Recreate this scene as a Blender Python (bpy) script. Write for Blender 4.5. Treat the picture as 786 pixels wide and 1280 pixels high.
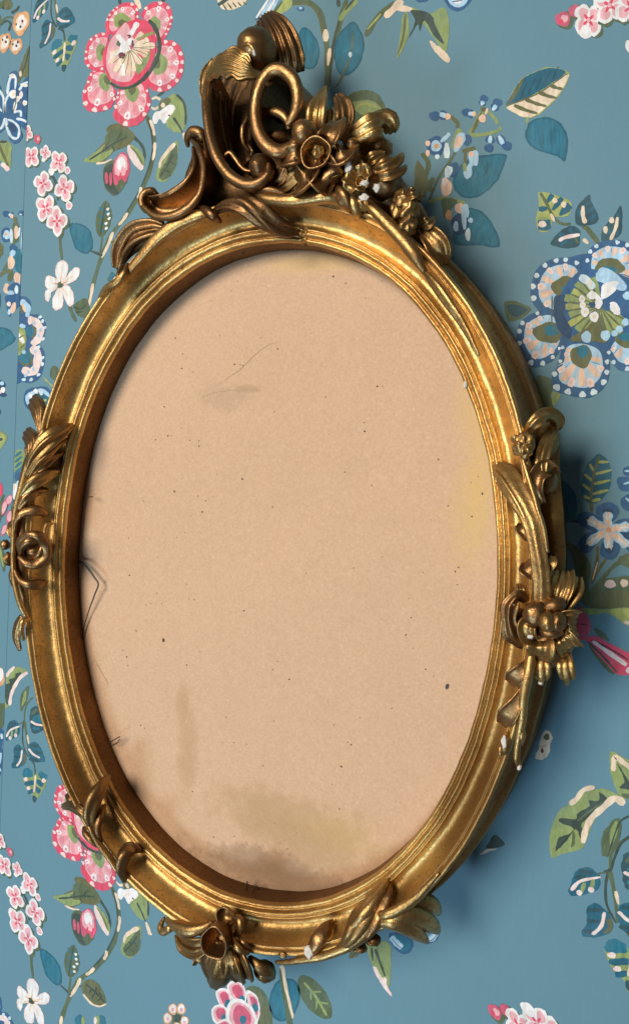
import bpy, math, random
import numpy as np
from mathutils import Vector, Matrix, noise as mnoise

random.seed(7)
scene = bpy.context.scene
for o in list(bpy.data.objects):
    bpy.data.objects.remove(o)

# ------------------------------------------------------------------ camera
# wall = plane y 0, x right, z up, the camera stands on the -y side
CAM = np.array([0.25388668, -0.50784396, 0.05971439])
YAW, PITCH, ROLL, FPX = -0.42944234, -0.04241415, 0.05579948, 900.0
_f = np.array([math.sin(YAW) * math.cos(PITCH), math.cos(YAW) * math.cos(PITCH), math.sin(PITCH)])
_r0 = np.array([math.cos(YAW), -math.sin(YAW), 0.0])
_u0 = np.cross(_r0, _f)
_r = math.cos(ROLL) * _r0 + math.sin(ROLL) * _u0
_u = -math.sin(ROLL) * _r0 + math.cos(ROLL) * _u0
cam_data = bpy.data.cameras.new('camera')
cam = bpy.data.objects.new('camera', cam_data)
scene.collection.objects.link(cam)
cam.matrix_world = Matrix(((_r[0], _u[0], -_f[0], CAM[0]), (_r[1], _u[1], -_f[1], CAM[1]),
                           (_r[2], _u[2], -_f[2], CAM[2]), (0, 0, 0, 1)))
cam_data.sensor_fit = 'VERTICAL'
cam_data.sensor_height = 24.0
cam_data.lens = 24.0 * FPX / 1280.0
cam_data.clip_start = 0.01
cam_data.clip_end = 50.0
scene.camera = cam

# ------------------------------------------------------------------ light
world = bpy.data.worlds.new('World')
scene.world = world
world.use_nodes = True
wb = world.node_tree.nodes['Background']
wb.inputs[0].default_value = (0.95, 0.95, 1.0, 1)
wb.inputs[1].default_value = 0.085

def area_light(name, loc, target, sx, sy, power, color):
    ld = bpy.data.lights.new(name, 'AREA')
    ld.shape = 'RECTANGLE'
    ld.size, ld.size_y, ld.energy, ld.color = sx, sy, power, color
    o = bpy.data.objects.new(name, ld)
    scene.collection.objects.link(o)
    o.location = loc
    o.rotation_euler = (Vector(target) - Vector(loc)).to_track_quat('-Z', 'Y').to_euler()
    return o

area_light('window_light', (-1.05, -3.2, 0.95), (0, 0, 0), 1.4, 1.35, 124, (1.0, 0.92, 0.82))
area_light('low_window_light', (-0.85, -2.4, -1.9), (0.0, 0, -0.35), 0.9, 0.7, 46, (0.52, 0.76, 1.0))

vs = scene.view_settings
vs.view_transform = 'Standard'
vs.look = 'None'
vs.exposure = 0.0
vs.gamma = 1.0
vs.use_curve_mapping = False
scene.render.engine = 'CYCLES'
scene.cycles.caustics_reflective = True
scene.cycles.blur_glossy = 0.5
scene.cycles.max_bounces = 8

# ------------------------------------------------------------------ helpers
def at(px, py, h=0.0):
    """point of the photograph at px, py standing h metres proud of the wall"""
    a = (px - 393.0) / FPX
    b = -(py - 640.0) / FPX
    d = _f + a * _r + b * _u
    t = (-h - CAM[1]) / d[1]
    return CAM + t * d

def link(o, parent=None):
    scene.collection.objects.link(o)
    if parent is not None:
        o.parent = parent
    return o

def mesh_obj(name, verts, faces, mats, parent=None, smooth=True, midx=None):
    me = bpy.data.meshes.new(name)
    me.from_pydata([tuple(map(float, v)) for v in verts], [], faces)
    if not isinstance(mats, (list, tuple)):
        mats = [mats]
    for m in mats:
        me.materials.append(m)
    if midx is not None:
        me.polygons.foreach_set('material_index', midx)
    if smooth:
        me.polygons.foreach_set('use_smooth', [True] * len(me.polygons))
    me.update()
    o = bpy.data.objects.new(name, me)
    return link(o, parent)

def lin(c):
    c = c / 255.0
    return c / 12.92 if c <= 0.04045 else ((c + 0.055) / 1.055) ** 2.4

def catmull(P, n, closed=False):
    P = np.asarray(P, float)
    m = len(P)
    out = []
    segs = m if closed else m - 1
    for i in range(segs):
        if closed:
            p0, p1, p2, p3 = P[(i - 1) % m], P[i], P[(i + 1) % m], P[(i + 2) % m]
        else:
            p1, p2 = P[i], P[i + 1]
            p0 = P[i - 1] if i > 0 else 2 * p1 - p2
            p3 = P[i + 2] if i + 2 < m else 2 * p2 - p1
        for k in range(n):
            t = k / n
            out.append(0.5 * ((2 * p1) + (-p0 + p2) * t + (2 * p0 - 5 * p1 + 4 * p2 - p3) * t * t
                              + (-p0 + 3 * p1 - 3 * p2 + p3) * t ** 3))
    if not closed:
        out.append(P[-1])
    return np.array(out)

# ------------------------------------------------------------------ materials
def nodes(m):
    m.use_nodes = True
    nt = m.node_tree
    return nt, nt.nodes['Principled BSDF']

def new_noise(nt, scale, detail=4, rough=0.55, vec=None, dist=0.0):
    n = nt.nodes.new('ShaderNodeTexNoise')
    n.inputs['Scale'].default_value = scale
    n.inputs['Detail'].default_value = detail
    n.inputs['Roughness'].default_value = rough
    n.inputs['Distortion'].default_value = dist
    if vec is not None:
        nt.links.new(vec, n.inputs['Vector'])
    return n

def ramp(nt, fac, stops):
    r = nt.nodes.new('ShaderNodeValToRGB')
    el = r.color_ramp.elements
    while len(el) < len(stops):
        el.new(0.5)
    for e, (p, c) in zip(el, stops):
        e.position = p
        e.color = (c, c, c, 1) if isinstance(c, (int, float)) else tuple(c) + (1,)
    nt.links.new(fac, r.inputs[0])
    return r

def mixc(nt, fac, a, b, mode='MIX'):
    n = nt.nodes.new('ShaderNodeMix')
    n.data_type = 'RGBA'
    n.blend_type = mode
    for i, v in ((0, fac), (6, a), (7, b)):
        if hasattr(v, 'is_linked'):
            nt.links.new(v, n.inputs[i])
        elif isinstance(v, (int, float)):
            n.inputs[i].default_value = v
        else:
            n.inputs[i].default_value = tuple(v) + (1,)
    return n.outputs[2]

def world_pos(nt):
    g = nt.nodes.new('ShaderNodeNewGeometry')
    return g.outputs['Position']

def gold_material(name, bright, mid, dark, rough, brown_amount):
    m = bpy.data.materials.new(name)
    nt, b = nodes(m)
    pos = world_pos(nt)
    n1 = new_noise(nt, 38, 6, 0.62, pos, 0.4)
    n2 = new_noise(nt, 420, 4, 0.6, pos)
    n3 = new_noise(nt, 11, 3, 0.5, pos)
    n4 = new_noise(nt, 1300, 2, 0.5, pos)
    n5 = new_noise(nt, 130, 5, 0.6, pos, 0.8)
    c1 = mixc(nt, ramp(nt, n1.outputs[0], [(0.38, 0), (0.62, 1)]).outputs[0], mid, bright)
    f2 = ramp(nt, n3.outputs[0], [(0.5 - brown_amount, 0), (0.78 - brown_amount, 1)])
    c2 = mixc(nt, f2.outputs[0], dark, c1)
    # grains of rubbed bole and dust
    c3 = mixc(nt, ramp(nt, n2.outputs[0], [(0.33, 0.5), (0.45, 0)]).outputs[0], c2, [v * 0.35 for v in dark])
    nt.links.new(c3, b.inputs['Base Color'])
    b.inputs['Metallic'].default_value = 0.92
    rr = ramp(nt, n1.outputs[0], [(0.3, rough + 0.14), (0.7, rough - 0.04)])
    r2 = mixc(nt, 0.35, rr.outputs[0], ramp(nt, n2.outputs[0], [(0.35, 0.75), (0.6, rough)]).outputs[0])
    nt.links.new(r2, b.inputs['Roughness'])
    bm = nt.nodes.new('ShaderNodeBump')
    bm.inputs['Strength'].default_value = 0.34
    bm.inputs['Distance'].default_value = 0.0008
    h = nt.nodes.new('ShaderNodeMath')
    h.operation = 'ADD'
    nt.links.new(n2.outputs[0], h.inputs[0])
    h2 = nt.nodes.new('ShaderNodeMath')
    h2.operation = 'MULTIPLY'
    h2.inputs[1].default_value = 0.35
    nt.links.new(n4.outputs[0], h2.inputs[0])
    nt.links.new(h2.outputs[0], h.inputs[1])
    h3 = nt.nodes.new('ShaderNodeMath')
    h3.operation = 'MULTIPLY_ADD'
    h3.inputs[1].default_value = 0.55
    nt.links.new(n5.outputs[0], h3.inputs[0])
    nt.links.new(h.outputs[0], h3.inputs[2])
    nt.links.new(h3.outputs[0], bm.inputs['Height'])
    nt.links.new(bm.outputs[0], b.inputs['Normal'])
    return m

GOLD = gold_material('gilded_moulding', (0.76, 0.50, 0.185), (0.57, 0.355, 0.12), (0.34, 0.19, 0.062), 0.35, 0.15)
BRONZE = gold_material('bronzed_gilding', (0.46, 0.26, 0.10), (0.33, 0.18, 0.070), (0.20, 0.105, 0.043), 0.31, 0.10)
LEAFGOLD = gold_material('rubbed_gilding', (0.67, 0.43, 0.16), (0.46, 0.275, 0.095), (0.25, 0.138, 0.05), 0.30, 0.13)
SIDE = gold_material('bronzed_side', (0.56, 0.33, 0.115), (0.42, 0.24, 0.08), (0.26, 0.14, 0.048), 0.40, 0.10)
HOLLOW_SHADE = gold_material('shaded_bronze', (0.17, 0.095, 0.040), (0.12, 0.066, 0.029), (0.075, 0.04, 0.018), 0.46, 0.10)  # bronze darkened for recessed parts: shade of the hollows put into the colour
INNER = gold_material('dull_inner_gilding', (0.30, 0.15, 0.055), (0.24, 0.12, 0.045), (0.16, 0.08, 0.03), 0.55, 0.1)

def plain(name, col, rough=0.8, nscale=300, var=0.15):
    m = bpy.data.materials.new(name)
    nt, b = nodes(m)
    n = new_noise(nt, nscale, 4, 0.6, world_pos(nt))
    c = mixc(nt, n.outputs[0], [v * (1 - var) for v in col], [min(1, v * (1 + var)) for v in col])
    nt.links.new(c, b.inputs['Base Color'])
    b.inputs['Roughness'].default_value = rough
    return m

PLASTER = plain('bare_plaster', (0.62, 0.57, 0.49), 0.9)
WIRE = plain('dark_iron', (0.035, 0.025, 0.02), 0.5)
SPECK = plain('dark_speck', (0.10, 0.06, 0.035), 0.9)

def board_material():
    m = bpy.data.materials.new('old_cardboard')
    nt, b = nodes(m)
    pos = world_pos(nt)
    base = (lin(206), lin(169), lin(135))
    n1 = new_noise(nt, 9, 5, 0.6, pos)
    n2 = new_noise(nt, 520, 3, 0.6, pos)
    n3 = new_noise(nt, 160, 2, 0.5, pos)
    c = mixc(nt, n1.outputs[0], [v * 0.93 for v in base], [v * 1.05 for v in base])
    c = mixc(nt, ramp(nt, n2.outputs[0], [(0.33, 0.22), (0.55, 0)]).outputs[0], c, (0.36, 0.20, 0.11))
    c = mixc(nt, ramp(nt, n2.outputs[0], [(0.60, 0), (0.75, 0.25)]).outputs[0], c, (0.86, 0.66, 0.50))
    # small fly specks scattered over the board
    vo = nt.nodes.new('ShaderNodeTexVoronoi')
    vo.inputs['Scale'].default_value = 62
    nt.links.new(pos, vo.inputs['Vector'])
    sp = ramp(nt, vo.outputs['Distance'], [(0.035, 1), (0.075, 0)])
    spsel = ramp(nt, n3.outputs[0], [(0.50, 0), (0.60, 0.75)])
    mul = nt.nodes.new('ShaderNodeMath')
    mul.operation = 'MULTIPLY'
    nt.links.new(sp.outputs[0], mul.inputs[0])
    nt.links.new(spsel.outputs[0], mul.inputs[1])
    c = mixc(nt, mul.outputs[0], c, (0.20, 0.10, 0.05))
    # damp stain with a ragged edge along the foot of the board, and brown run marks
    def blot(px, py, rx, rz, amount, col, c, nz=0.55, sc=26):
        q = at(px, py, 0.0335)
        mp = nt.nodes.new('ShaderNodeMapping')
        mp.vector_type = 'POINT'
        mp.inputs['Location'].default_value = (-q[0] / rx, 0, -q[2] / rz)
        mp.inputs['Scale'].default_value = (1 / rx, 0, 1 / rz)
        nt.links.new(pos, mp.inputs['Vector'])
        ln = nt.nodes.new('ShaderNodeVectorMath')
        ln.operation = 'LENGTH'
        nt.links.new(mp.outputs[0], ln.inputs[0])
        nn = new_noise(nt, sc, 6, 0.7, pos)
        ad = nt.nodes.new('ShaderNodeMath')
        ad.operation = 'MULTIPLY_ADD'
        nt.links.new(nn.outputs[0], ad.inputs[0])
        ad.inputs[1].default_value = nz * 3
        ad.inputs[2].default_value = -nz * 1.5
        a2 = nt.nodes.new('ShaderNodeMath')
        nt.links.new(ln.outputs['Value'], a2.inputs[0])
        nt.links.new(ad.outputs[0], a2.inputs[1])
        r = ramp(nt, a2.outputs[0], [(0.2, amount), (0.62, amount * 0.7), (0.95, 0)])
        return mixc(nt, r.outputs[0], c, col)
    c = blot(345, 1092, 0.090, 0.020, 0.66, (0.17, 0.095, 0.045), c, 0.6, 45)
    c = blot(375, 1040, 0.085, 0.032, 0.55, (0.36, 0.225, 0.085), c, 0.6, 40)
    c = blot(235, 945, 0.012, 0.045, 0.40, (0.36, 0.21, 0.09), c, 0.5, 34)
    c = blot(228, 880, 0.007, 0.020, 0.35, (0.36, 0.21, 0.09), c, 0.4, 34)
    c = blot(282, 497, 0.026, 0.012, 0.40, (0.40, 0.26, 0.16), c, 1.0, 160)
    c = blot(310, 486, 0.016, 0.004, 0.4, (0.33, 0.19, 0.11), c, 0.6, 90)
    # soft yellow-gold patches near the right, top and foot of the board
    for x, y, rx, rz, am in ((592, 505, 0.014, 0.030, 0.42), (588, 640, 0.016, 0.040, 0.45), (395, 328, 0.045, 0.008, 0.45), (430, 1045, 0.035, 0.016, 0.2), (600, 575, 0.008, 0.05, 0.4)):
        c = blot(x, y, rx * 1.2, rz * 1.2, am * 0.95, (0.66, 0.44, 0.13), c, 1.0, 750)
    nt.links.new(c, b.inputs['Base Color'])
    b.inputs['Roughness'].default_value = 0.86
    bm = nt.nodes.new('ShaderNodeBump')
    bm.inputs['Strength'].default_value = 0.25
    bm.inputs['Distance'].default_value = 0.0004
    nt.links.new(n2.outputs[0], bm.inputs['Height'])
    nt.links.new(bm.outputs[0], b.inputs['Normal'])
    return m

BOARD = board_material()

def paint_material(name, rgb):
    m = bpy.data.materials.new('print_' + name)
    nt, b = nodes(m)
    base = [lin(v) for v in rgb]
    pos = world_pos(nt)
    mp = nt.nodes.new('ShaderNodeMapping')
    mp.inputs['Scale'].default_value = (1.0, 1.0, 0.35)
    nt.links.new(pos, mp.inputs['Vector'])
    n1 = new_noise(nt, 240, 4, 0.65, mp.outputs[0], 0.6)
    n2 = new_noise(nt, 900, 2, 0.5, pos)
    f = ramp(nt, n1.outputs[0], [(0.32, 0), (0.68, 1)])
    k = 0.24
    c = mixc(nt, f.outputs[0], [v * (1 - k) for v in base], [min(0.9, v * (1 + k)) for v in base])
    c = mixc(nt, ramp(nt, n2.outputs[0], [(0.55, 0), (0.8, 0.22)]).outputs[0], c, [v * 0.7 for v in base])
    n3 = new_noise(nt, 45, 4, 0.6, pos)
    c = mixc(nt, ramp(nt, n3.outputs[0], [(0.35, 0.16), (0.6, 0)]).outputs[0], c, (0.16, 0.25, 0.29))
    nt.links.new(c, b.inputs['Base Color'])
    b.inputs['Roughness'].default_value = 0.62
    b.inputs['Specular IOR Level'].default_value = 0.3
    return m

def paper_material():
    m = bpy.data.materials.new('blue_wallpaper')
    nt, b = nodes(m)
    pos = world_pos(nt)
    base = [lin(v) for v in (95, 135, 149)]
    n1 = new_noise(nt, 14, 4, 0.6, pos)
    n2 = new_noise(nt, 700, 3, 0.6, pos)
    mp = nt.nodes.new('ShaderNodeMapping')
    mp.inputs['Scale'].default_value = (1.0, 1.0, 0.12)
    nt.links.new(pos, mp.inputs['Vector'])
    n3 = new_noise(nt, 330, 3, 0.6, mp.outputs[0])
    c = mixc(nt, n1.outputs[0], [v * 0.95 for v in base], [v * 1.05 for v in base])
    c = mixc(nt, ramp(nt, n2.outputs[0], [(0.4, 0.10), (0.6, 0)]).outputs[0], c, [v * 0.7 for v in base])
    c = mixc(nt, ramp(nt, n3.outputs[0], [(0.45, 0.12), (0.65, 0)]).outputs[0], c, [v * 0.82 for v in base])
    nt.links.new(c, b.inputs['Base Color'])
    b.inputs['Roughness'].default_value = 0.58
    b.inputs['Specular IOR Level'].default_value = 0.32
    bm = nt.nodes.new('ShaderNodeBump')
    bm.inputs['Strength'].default_value = 0.25
    bm.inputs['Distance'].default_value = 0.0003
    nt.links.new(n2.outputs[0], bm.inputs['Height'])
    nt.links.new(bm.outputs[0], b.inputs['Normal'])
    return m

PAPER = paper_material()

# ------------------------------------------------------------------ wall and wallpaper
SEAM = -0.2976
VREP = 0.6802          # the print repeats every 68 cm of height
HREP = 0.52            # and every 52 cm of width

def box(name, x0, x1, y0, y1, z0, z1, mat, parent=None):
    v = [(x, y, z) for x in (x0, x1) for y in (y0, y1) for z in (z0, z1)]
    f = [(0, 1, 3, 2), (4, 6, 7, 5), (0, 4, 5, 1), (2, 3, 7, 6), (0, 2, 6, 4), (1, 5, 7, 3)]
    return mesh_obj(name, v, f, mat, parent, smooth=False)

WALLM = plain('wall_plaster', (0.55, 0.52, 0.48), 0.9)
wall = box('wall', -1.3, 1.3, 0.0006, 0.12, -1.2, 1.2, WALLM)
wall['kind'] = 'structure'
strip_l = box('wallpaper_strip', -1.3, SEAM - 0.0003, 0.0, 0.0005, -1.2, 1.2, PAPER, wall)
strip_r = box('wallpaper_strip', SEAM + 0.0002, 1.3, -0.0001, 0.0005, -1.2, 1.2, PAPER, wall)

PAL = {
    'crimson': (214, 70, 96), 'pink': (232, 168, 172), 'pink2': (219, 138, 146), 'pale': (243, 208, 200),
    'white': (240, 234, 224), 'cream': (232, 204, 176), 'peach': (230, 190, 164), 'tan': (209, 156, 108),
    'green': (136, 152, 92), 'lime': (160, 166, 92), 'olive': (98, 100, 62), 'dkgreen': (56, 70, 58),
    'moss': (84, 98, 66), 'teal': (36, 108, 128), 'teal2': (28, 92, 112), 'tealdk': (38, 74, 82),
    'navy': (44, 88, 128), 'navy2': (34, 66, 98), 'ltblue': (166, 200, 220), 'paleblue': (202, 220, 230),
    'maroon': (110, 38, 56), 'rose': (200, 84, 110),
}
PMAT = {k: paint_material(k, v) for k, v in PAL.items()}
PKEYS = list(PAL)

class Art:
    """flat print: shapes are listed from the bottom layer to the top one"""
    def __init__(self, ox=0.0, oy=0.0, s=1.0):
        self.t = (ox, oy, s)
        self.shapes = []
        self.rnd = random.Random(int(ox * 7 + oy * 13 + s * 100))
    def P(self, pts):
        ox, oy, s = self.t
        return np.asarray(pts, float) / s + np.array([ox, oy])
    def S(self, col, pts, n=5):                        # smooth closed outline
        q = catmull(self.P(pts), n, True)
        q = q + np.array([[self.rnd.gauss(0, 0.28), self.rnd.gauss(0, 0.28)] for _ in range(len(q))])
        self.shapes.append((col, [q]))
        return self
    def G(self, col, pts):                             # straight-edged outline
        self.shapes.append((col, [self.P(pts)]))
        return self
    def E(self, col, cx, cy, rx, ry=None, rot=0.0, wob=0.06, n=18):
        ry = rx if ry is None else ry
        ph = self.rnd.random() * 6.3
        c, s = math.cos(math.radians(rot)), math.sin(math.radians(rot))
        pts = []
        for k in range(n):
            a = 2 * math.pi * k / n
            w = 1 + wob * math.sin(3 * a + ph) + wob * 0.7 * math.sin(5 * a + 2 * ph)
            x, y = rx * w * math.cos(a), ry * w * math.sin(a)
            pts.append((cx + c * x - s * y, cy + s * x + c * y))
        self.shapes.append((col, [self.P(pts)]))
        return self
    def L(self, col, pts, w, w2=None, n=5):            # brush stroke of width w (to w2 at its end)
        w2 = w if w2 is None else w2
        q = catmull(self.P(pts), n) if len(pts) > 2 else self.P(pts)
        if len(pts) == 2:
            q = np.array([q[0] + (q[1] - q[0]) * t for t in np.linspace(0, 1, 4)])
        s = self.t[2]
        d = np.gradient(q, axis=0)
        d /= np.linalg.norm(d, axis=1)[:, None] + 1e-9
        nrm = np.stack([-d[:, 1], d[:, 0]], 1)
        m = len(q)
        quads = []
        ws = np.linspace(w, w2, m) / s * 0.6
        ph = self.rnd.random() * 6
        ws = ws * (1 + 0.12 * np.sin(np.arange(m) * 1.3 + ph))
        ws[0] *= 0.6
        ws[-1] *= 0.6
        a, b = q + nrm * ws[:, None], q - nrm * ws[:, None]
        for i in range(m - 1):
            quads.append(np.array([a[i], a[i + 1], b[i + 1], b[i]]))
        self.shapes.append((col, quads))
        return self

def clip_poly(W, side):
    if side == 0:
        return W
    lim = SEAM - 0.0004 if side < 0 else SEAM + 0.0003
    out = []
    n = len(W)
    ins = [(w[0] <= lim) if side < 0 else (w[0] >= lim) for w in W]
    for i in range(n):
        a, b = W[i], W[(i + 1) % n]
        if ins[i]:
            out.append(a)
        if ins[i] != ins[(i + 1) % n]:
            t = (lim - a[0]) / (b[0] - a[0])
            out.append(a + t * (b - a))
    return np.array(out) if len(out) >= 3 else None

STEP = 0.0000015
def emit(name, art, base=0, clip=1, shift=(0.0, 0.0)):
    """one printed motif as a flat mesh on its strip of wallpaper"""
    verts, faces, mi, used = [], [], [], []
    y = -0.00015 - base * 0.00012
    for k, (col, polys) in enumerate(art.shapes):
        if col not in used:
            used.append(col)
        for q in polys:
            W = np.array([at(x, yy, 0.0) for x, yy in q])
            W[:, 0] += shift[0]
            W[:, 2] += shift[1]
            W = clip_poly(W, clip)
            if W is None:
                continue
            # orientation: normal towards -y
            A = 0.0
            for i in range(len(W)):
                j = (i + 1) % len(W)
                A += W[i, 0] * W[j, 2] - W[j, 0] * W[i, 2]
            if A < 0:
                W = W[::-1]
            b0 = len(verts)
            for w in W:
                verts.append((w[0], y - k * STEP, w[2]))
            faces.append(tuple(range(b0, b0 + len(W))))
            mi.append(used.index(col))
    if not faces:
        return None
    return mesh_obj(name, verts, faces, [PMAT[c] for c in used], strip_l if clip < 0 else strip_r, smooth=False, midx=mi)

def copies(o, shifts):
    for dx, dz in shifts:
        c = o.copy()
        scene.collection.objects.link(c)
        c.location = (dx, 0, dz)

def fringe_petal(A, outline, gc, gr, cols, toward, nray=9, span=None, dots=True):
    """a rounded petal with a dark rim, a pale fringe of brush strokes and a green eye"""
    rim, body, ray, tick, dot, eye, eye2 = cols
    A.S(rim, outline, 4)
    O = catmull(outline, 6, True)
    gc = np.array(gc, float)
    tw = np.array(toward, float)
    inner = gc + (O - gc) * 0.76
    A.shapes.append((body, [A.P(inner)]))
    out_dir = gc - tw
    out_dir = out_dir / (np.linalg.norm(out_dir) + 1e-9)
    ang0 = math.atan2(out_dir[1], out_dir[0])
    for k in range(nray):
        a = ang0 + math.radians(-105 + 210 * (k + 0.5) / nray) + A.rnd.uniform(-0.06, 0.06)
        d = np.array([math.cos(a), math.sin(a)])
        rel = O - gc
        tt = rel @ d
        perp = np.abs(rel @ np.array([-d[1], d[0]]))
        perp[tt < 0] = 1e9
        R = tt[np.argmin(perp)]
        r0 = max(gr) * 0.95
        wr = max(5.0, R * 0.13)
        if k % 2 == 0:
            A.L(ray, [tuple(gc + d * r0 * 0.8), tuple(gc + d * R * 0.72)], wr * 0.6, wr * 1.5)
        if dots and k % 2 == 1:
            A.L(dot, [tuple(gc + d * R * 0.56), tuple(gc + d * R * 0.79)], wr * 0.9, wr * 1.35)
            A.L(ray, [tuple(gc + d * R * 0.64), tuple(gc + d * R * 0.74)], wr * 0.35, wr * 0.5)
        A.L(rim if k % 3 == 0 else ray, [tuple(gc + d * r0 + np.array([-d[1], d[0]]) * wr * 0.9), tuple(gc + d * R * 0.7 + np.array([-d[1], d[0]]) * wr * 1.1)], 2.2, 3.0)
        if A.rnd.random() < 0.75:
            A.L(tick, [tuple(gc + d * R * 0.84), tuple(gc + d * R * 0.985)], wr * 0.6, wr * 1.3)
    A.E(eye, gc[0], gc[1], gr[0], gr[1], 0, 0.07)
    g2 = gc + (tw - gc) / (np.linalg.norm(tw - gc) + 1e-9) * min(gr) * 0.45
    A.E(eye2, g2[0], g2[1], gr[0] * 0.55, gr[1] * 0.55, 0, 0.08)

def blossom(A, cx, cy, r, rot=0, n=4, sq=0.8, core='crimson', petal='white', blush='pink', shadow='moss'):
    """a small cluster blossom: round white petals blushed pink in the middle"""
    for k in range(n):
        a = math.radians(rot + 360 * k / n)
        x, y = cx + math.cos(a) * r * 0.55 * sq, cy + math.sin(a) * r * 0.55
        A.E(shadow, x + r * 0.10, y + r * 0.10, r * 0.50 * sq, r * 0.54, 0, 0.05, 12)
    for k in range(n):
        a = math.radians(rot + 360 * k / n)
        x, y = cx + math.cos(a) * r * 0.55 * sq, cy + math.sin(a) * r * 0.55
        A.E(petal, x, y, r * 0.46 * sq, r * 0.50, 0, 0.07, 12)
    for k in range(n):
        a = math.radians(rot + 360 * k / n)
        x, y = cx + math.cos(a) * r * 0.50 * sq, cy + math.sin(a) * r * 0.50
        A.E(blush, x, y, r * 0.30 * sq, r * 0.34, 0, 0.1, 10)
    for k in range(n):
        a = math.radians(rot + 360 * k / n)
        A.L(core, [(cx, cy), (cx + math.cos(a) * r * 0.42 * sq, cy + math.sin(a) * r * 0.42)], r * 0.16, r * 0.10)
    A.E(blush, cx, cy, r * 0.12 * sq, r * 0.12)

PINKCOLS = ('crimson', 'pink', 'pink2', 'pale', 'white', 'green', 'olive')
UP = [(0.0, -VREP)]

# --- large pink flower, upper left, and its repeat below
A = Art(95, 0, 5.24)
C0 = (365, 355)
A.L('dkgreen', [(285, -20), (292, 30)], 18).L('cream', [(390, -20), (425, 60)], 40, 22).L('dkgreen', [(585, -20), (560, 30)], 20)
fringe_petal(A, [(195, 170), (215, 100), (265, 45), (330, 18), (390, 25), (412, 75), (405, 140), (330, 160), (250, 220), (212, 225)], (302, 135), (56, 50), PINKCOLS, C0)
fringe_petal(A, [(430, 110), (445, 60), (500, 20), (570, 12), (620, 50), (635, 120), (615, 200), (560, 280), (525, 260), (470, 150)], (520, 165), (36, 58), PINKCOLS, C0)
fringe_petal(A, [(540, 285), (600, 262), (670, 290), (705, 360), (708, 450), (680, 530), (610, 590), (530, 602), (462, 555), (470, 480), (520, 390)], (550, 420), (52, 72), PINKCOLS, C0)
fringe_petal(A, [(110, 465), (75, 540), (48, 620), (58, 700), (110, 735), (180, 728), (240, 700), (262, 640), (262, 590), (215, 530), (180, 460)], (195, 535), (42, 62), PINKCOLS, C0)
fringe_petal(A, [(285, 570), (265, 680), (248, 760), (290, 812), (350, 832), (412, 815), (462, 760), (492, 690), (482, 620), (455, 535), (380, 545)], (372, 610), (46, 58), PINKCOLS, C0, 10)
fringe_petal(A, [(220, 225), (150, 222), (95, 258), (64, 330), (62, 410), (95, 455), (150, 468), (200, 440), (200, 320)], (172, 345), (38, 56), PINKCOLS, C0)
A.L('dkgreen', [(480, 135), (525, 190), (552, 300), (525, 410), (465, 500), (390, 560), (300, 580), (225, 545)], 22, 14)
A.S('crimson', [(182, 340), (188, 440), (225, 525), (300, 565), (385, 550), (470, 470), (515, 380), (525, 270), (495, 170), (420, 128), (330, 150), (250, 225)])
A.S('pink', [(205, 350), (205, 440), (240, 515), (310, 540), (370, 520), (400, 420), (400, 300), (370, 230), (330, 150), (270, 215), (225, 280)])
A.S('green', [(400, 480), (385, 440), (440, 380), (490, 330), (480, 400), (440, 460), (410, 490)])
for k, (x, y) in enumerate([(440, 215), (480, 262), (490, 320), (470, 365), (430, 420), (385, 470), (345, 500), (300, 500), (255, 470), (225, 410), (230, 360), (520, 300)]):
    A.L('cream' if k % 3 else 'peach', [(345, 310), ((345 + x) / 2 + 8, (310 + y) / 2), (x, y)], 14, 36)
    A.L('olive', [(352, 318), ((345 + x) / 2 + 22, (310 + y) / 2 + 6), (x + 20, y + 8)], 4, 3)
A.L('green', [(400, 262), (450, 240), (510, 215)], 10, 20)
A.E('moss', 292, 285, 22, 24)
A.L('white', [(410, 150), (385, 190), (358, 240)], 30, 22).L('white', [(275, 232), (310, 275), (345, 300)], 30, 22)
A.S('white', [(300, 290), (350, 255), (385, 265), (382, 310), (350, 335), (320, 350), (270, 365), (240, 400), (265, 350), (290, 325)])
A.L('white', [(312, 420), (316, 500)], 18, 26).L('pale', [(250, 350), (215, 420)], 12, 14)
A.E('maroon', 352, 240, 14, 12).E('maroon', 376, 290, 9, 26).E('rose', 360, 315, 16, 16).E('maroon', 305, 365, 24, 20).E('olive', 312, 378, 12, 10)
A.L('pink', [(345, 240), (330, 275)], 12).L('white', [(345, 300), (360, 330)], 10)
o = emit('printed_flower', A, 1)
copies(o, UP)

# --- stem, leaves and bud under the pink flower (crop 20,150 scale 3.573)
A = Art(20, 150, 3.573)
stem = [(585, -20), (612, 60), (618, 130), (600, 220), (560, 320), (500, 420), (430, 510), (385, 610), (350, 720), (318, 860), (300, 960), (270, 1060)]
A.L('moss', stem, 17, 14)
A.L('dkgreen', [(590, -10), (607, 60), (611, 140), (588, 230), (545, 330), (490, 420)], 7, 6)
for a, b in (((600, 0), (620, 70)), ((622, 100), (612, 180)), ((560, 300), (545, 350)), ((500, 415), (460, 470)), ((435, 500), (385, 615)), ((345, 730), (320, 850))):
    A.L('cream', [a, ((a[0] + b[0]) / 2 + 3, (a[1] + b[1]) / 2), b], 12, 9)
A.L('dkgreen', [(388, 605), (335, 585)], 12, 8).L('moss', [(378, 600), (385, 540), (388, 470)], 9, 6)
o = emit('printed_stem', A, 0); copies(o, UP)
A = Art(20, 150, 3.573)
A.L('dkgreen', [(520, 70), (560, 110), (575, 150), (570, 200)], 12, 8)
A.S('olive', [(405, 40), (450, 15), (500, 35), (530, 75), (500, 115), (440, 140), (395, 185), (350, 190), (303, 182), (345, 150), (400, 95), (420, 70)])
A.S('green', [(350, 190), (303, 182), (350, 150), (400, 110), (385, 145), (440, 130), (400, 175)])
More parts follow.
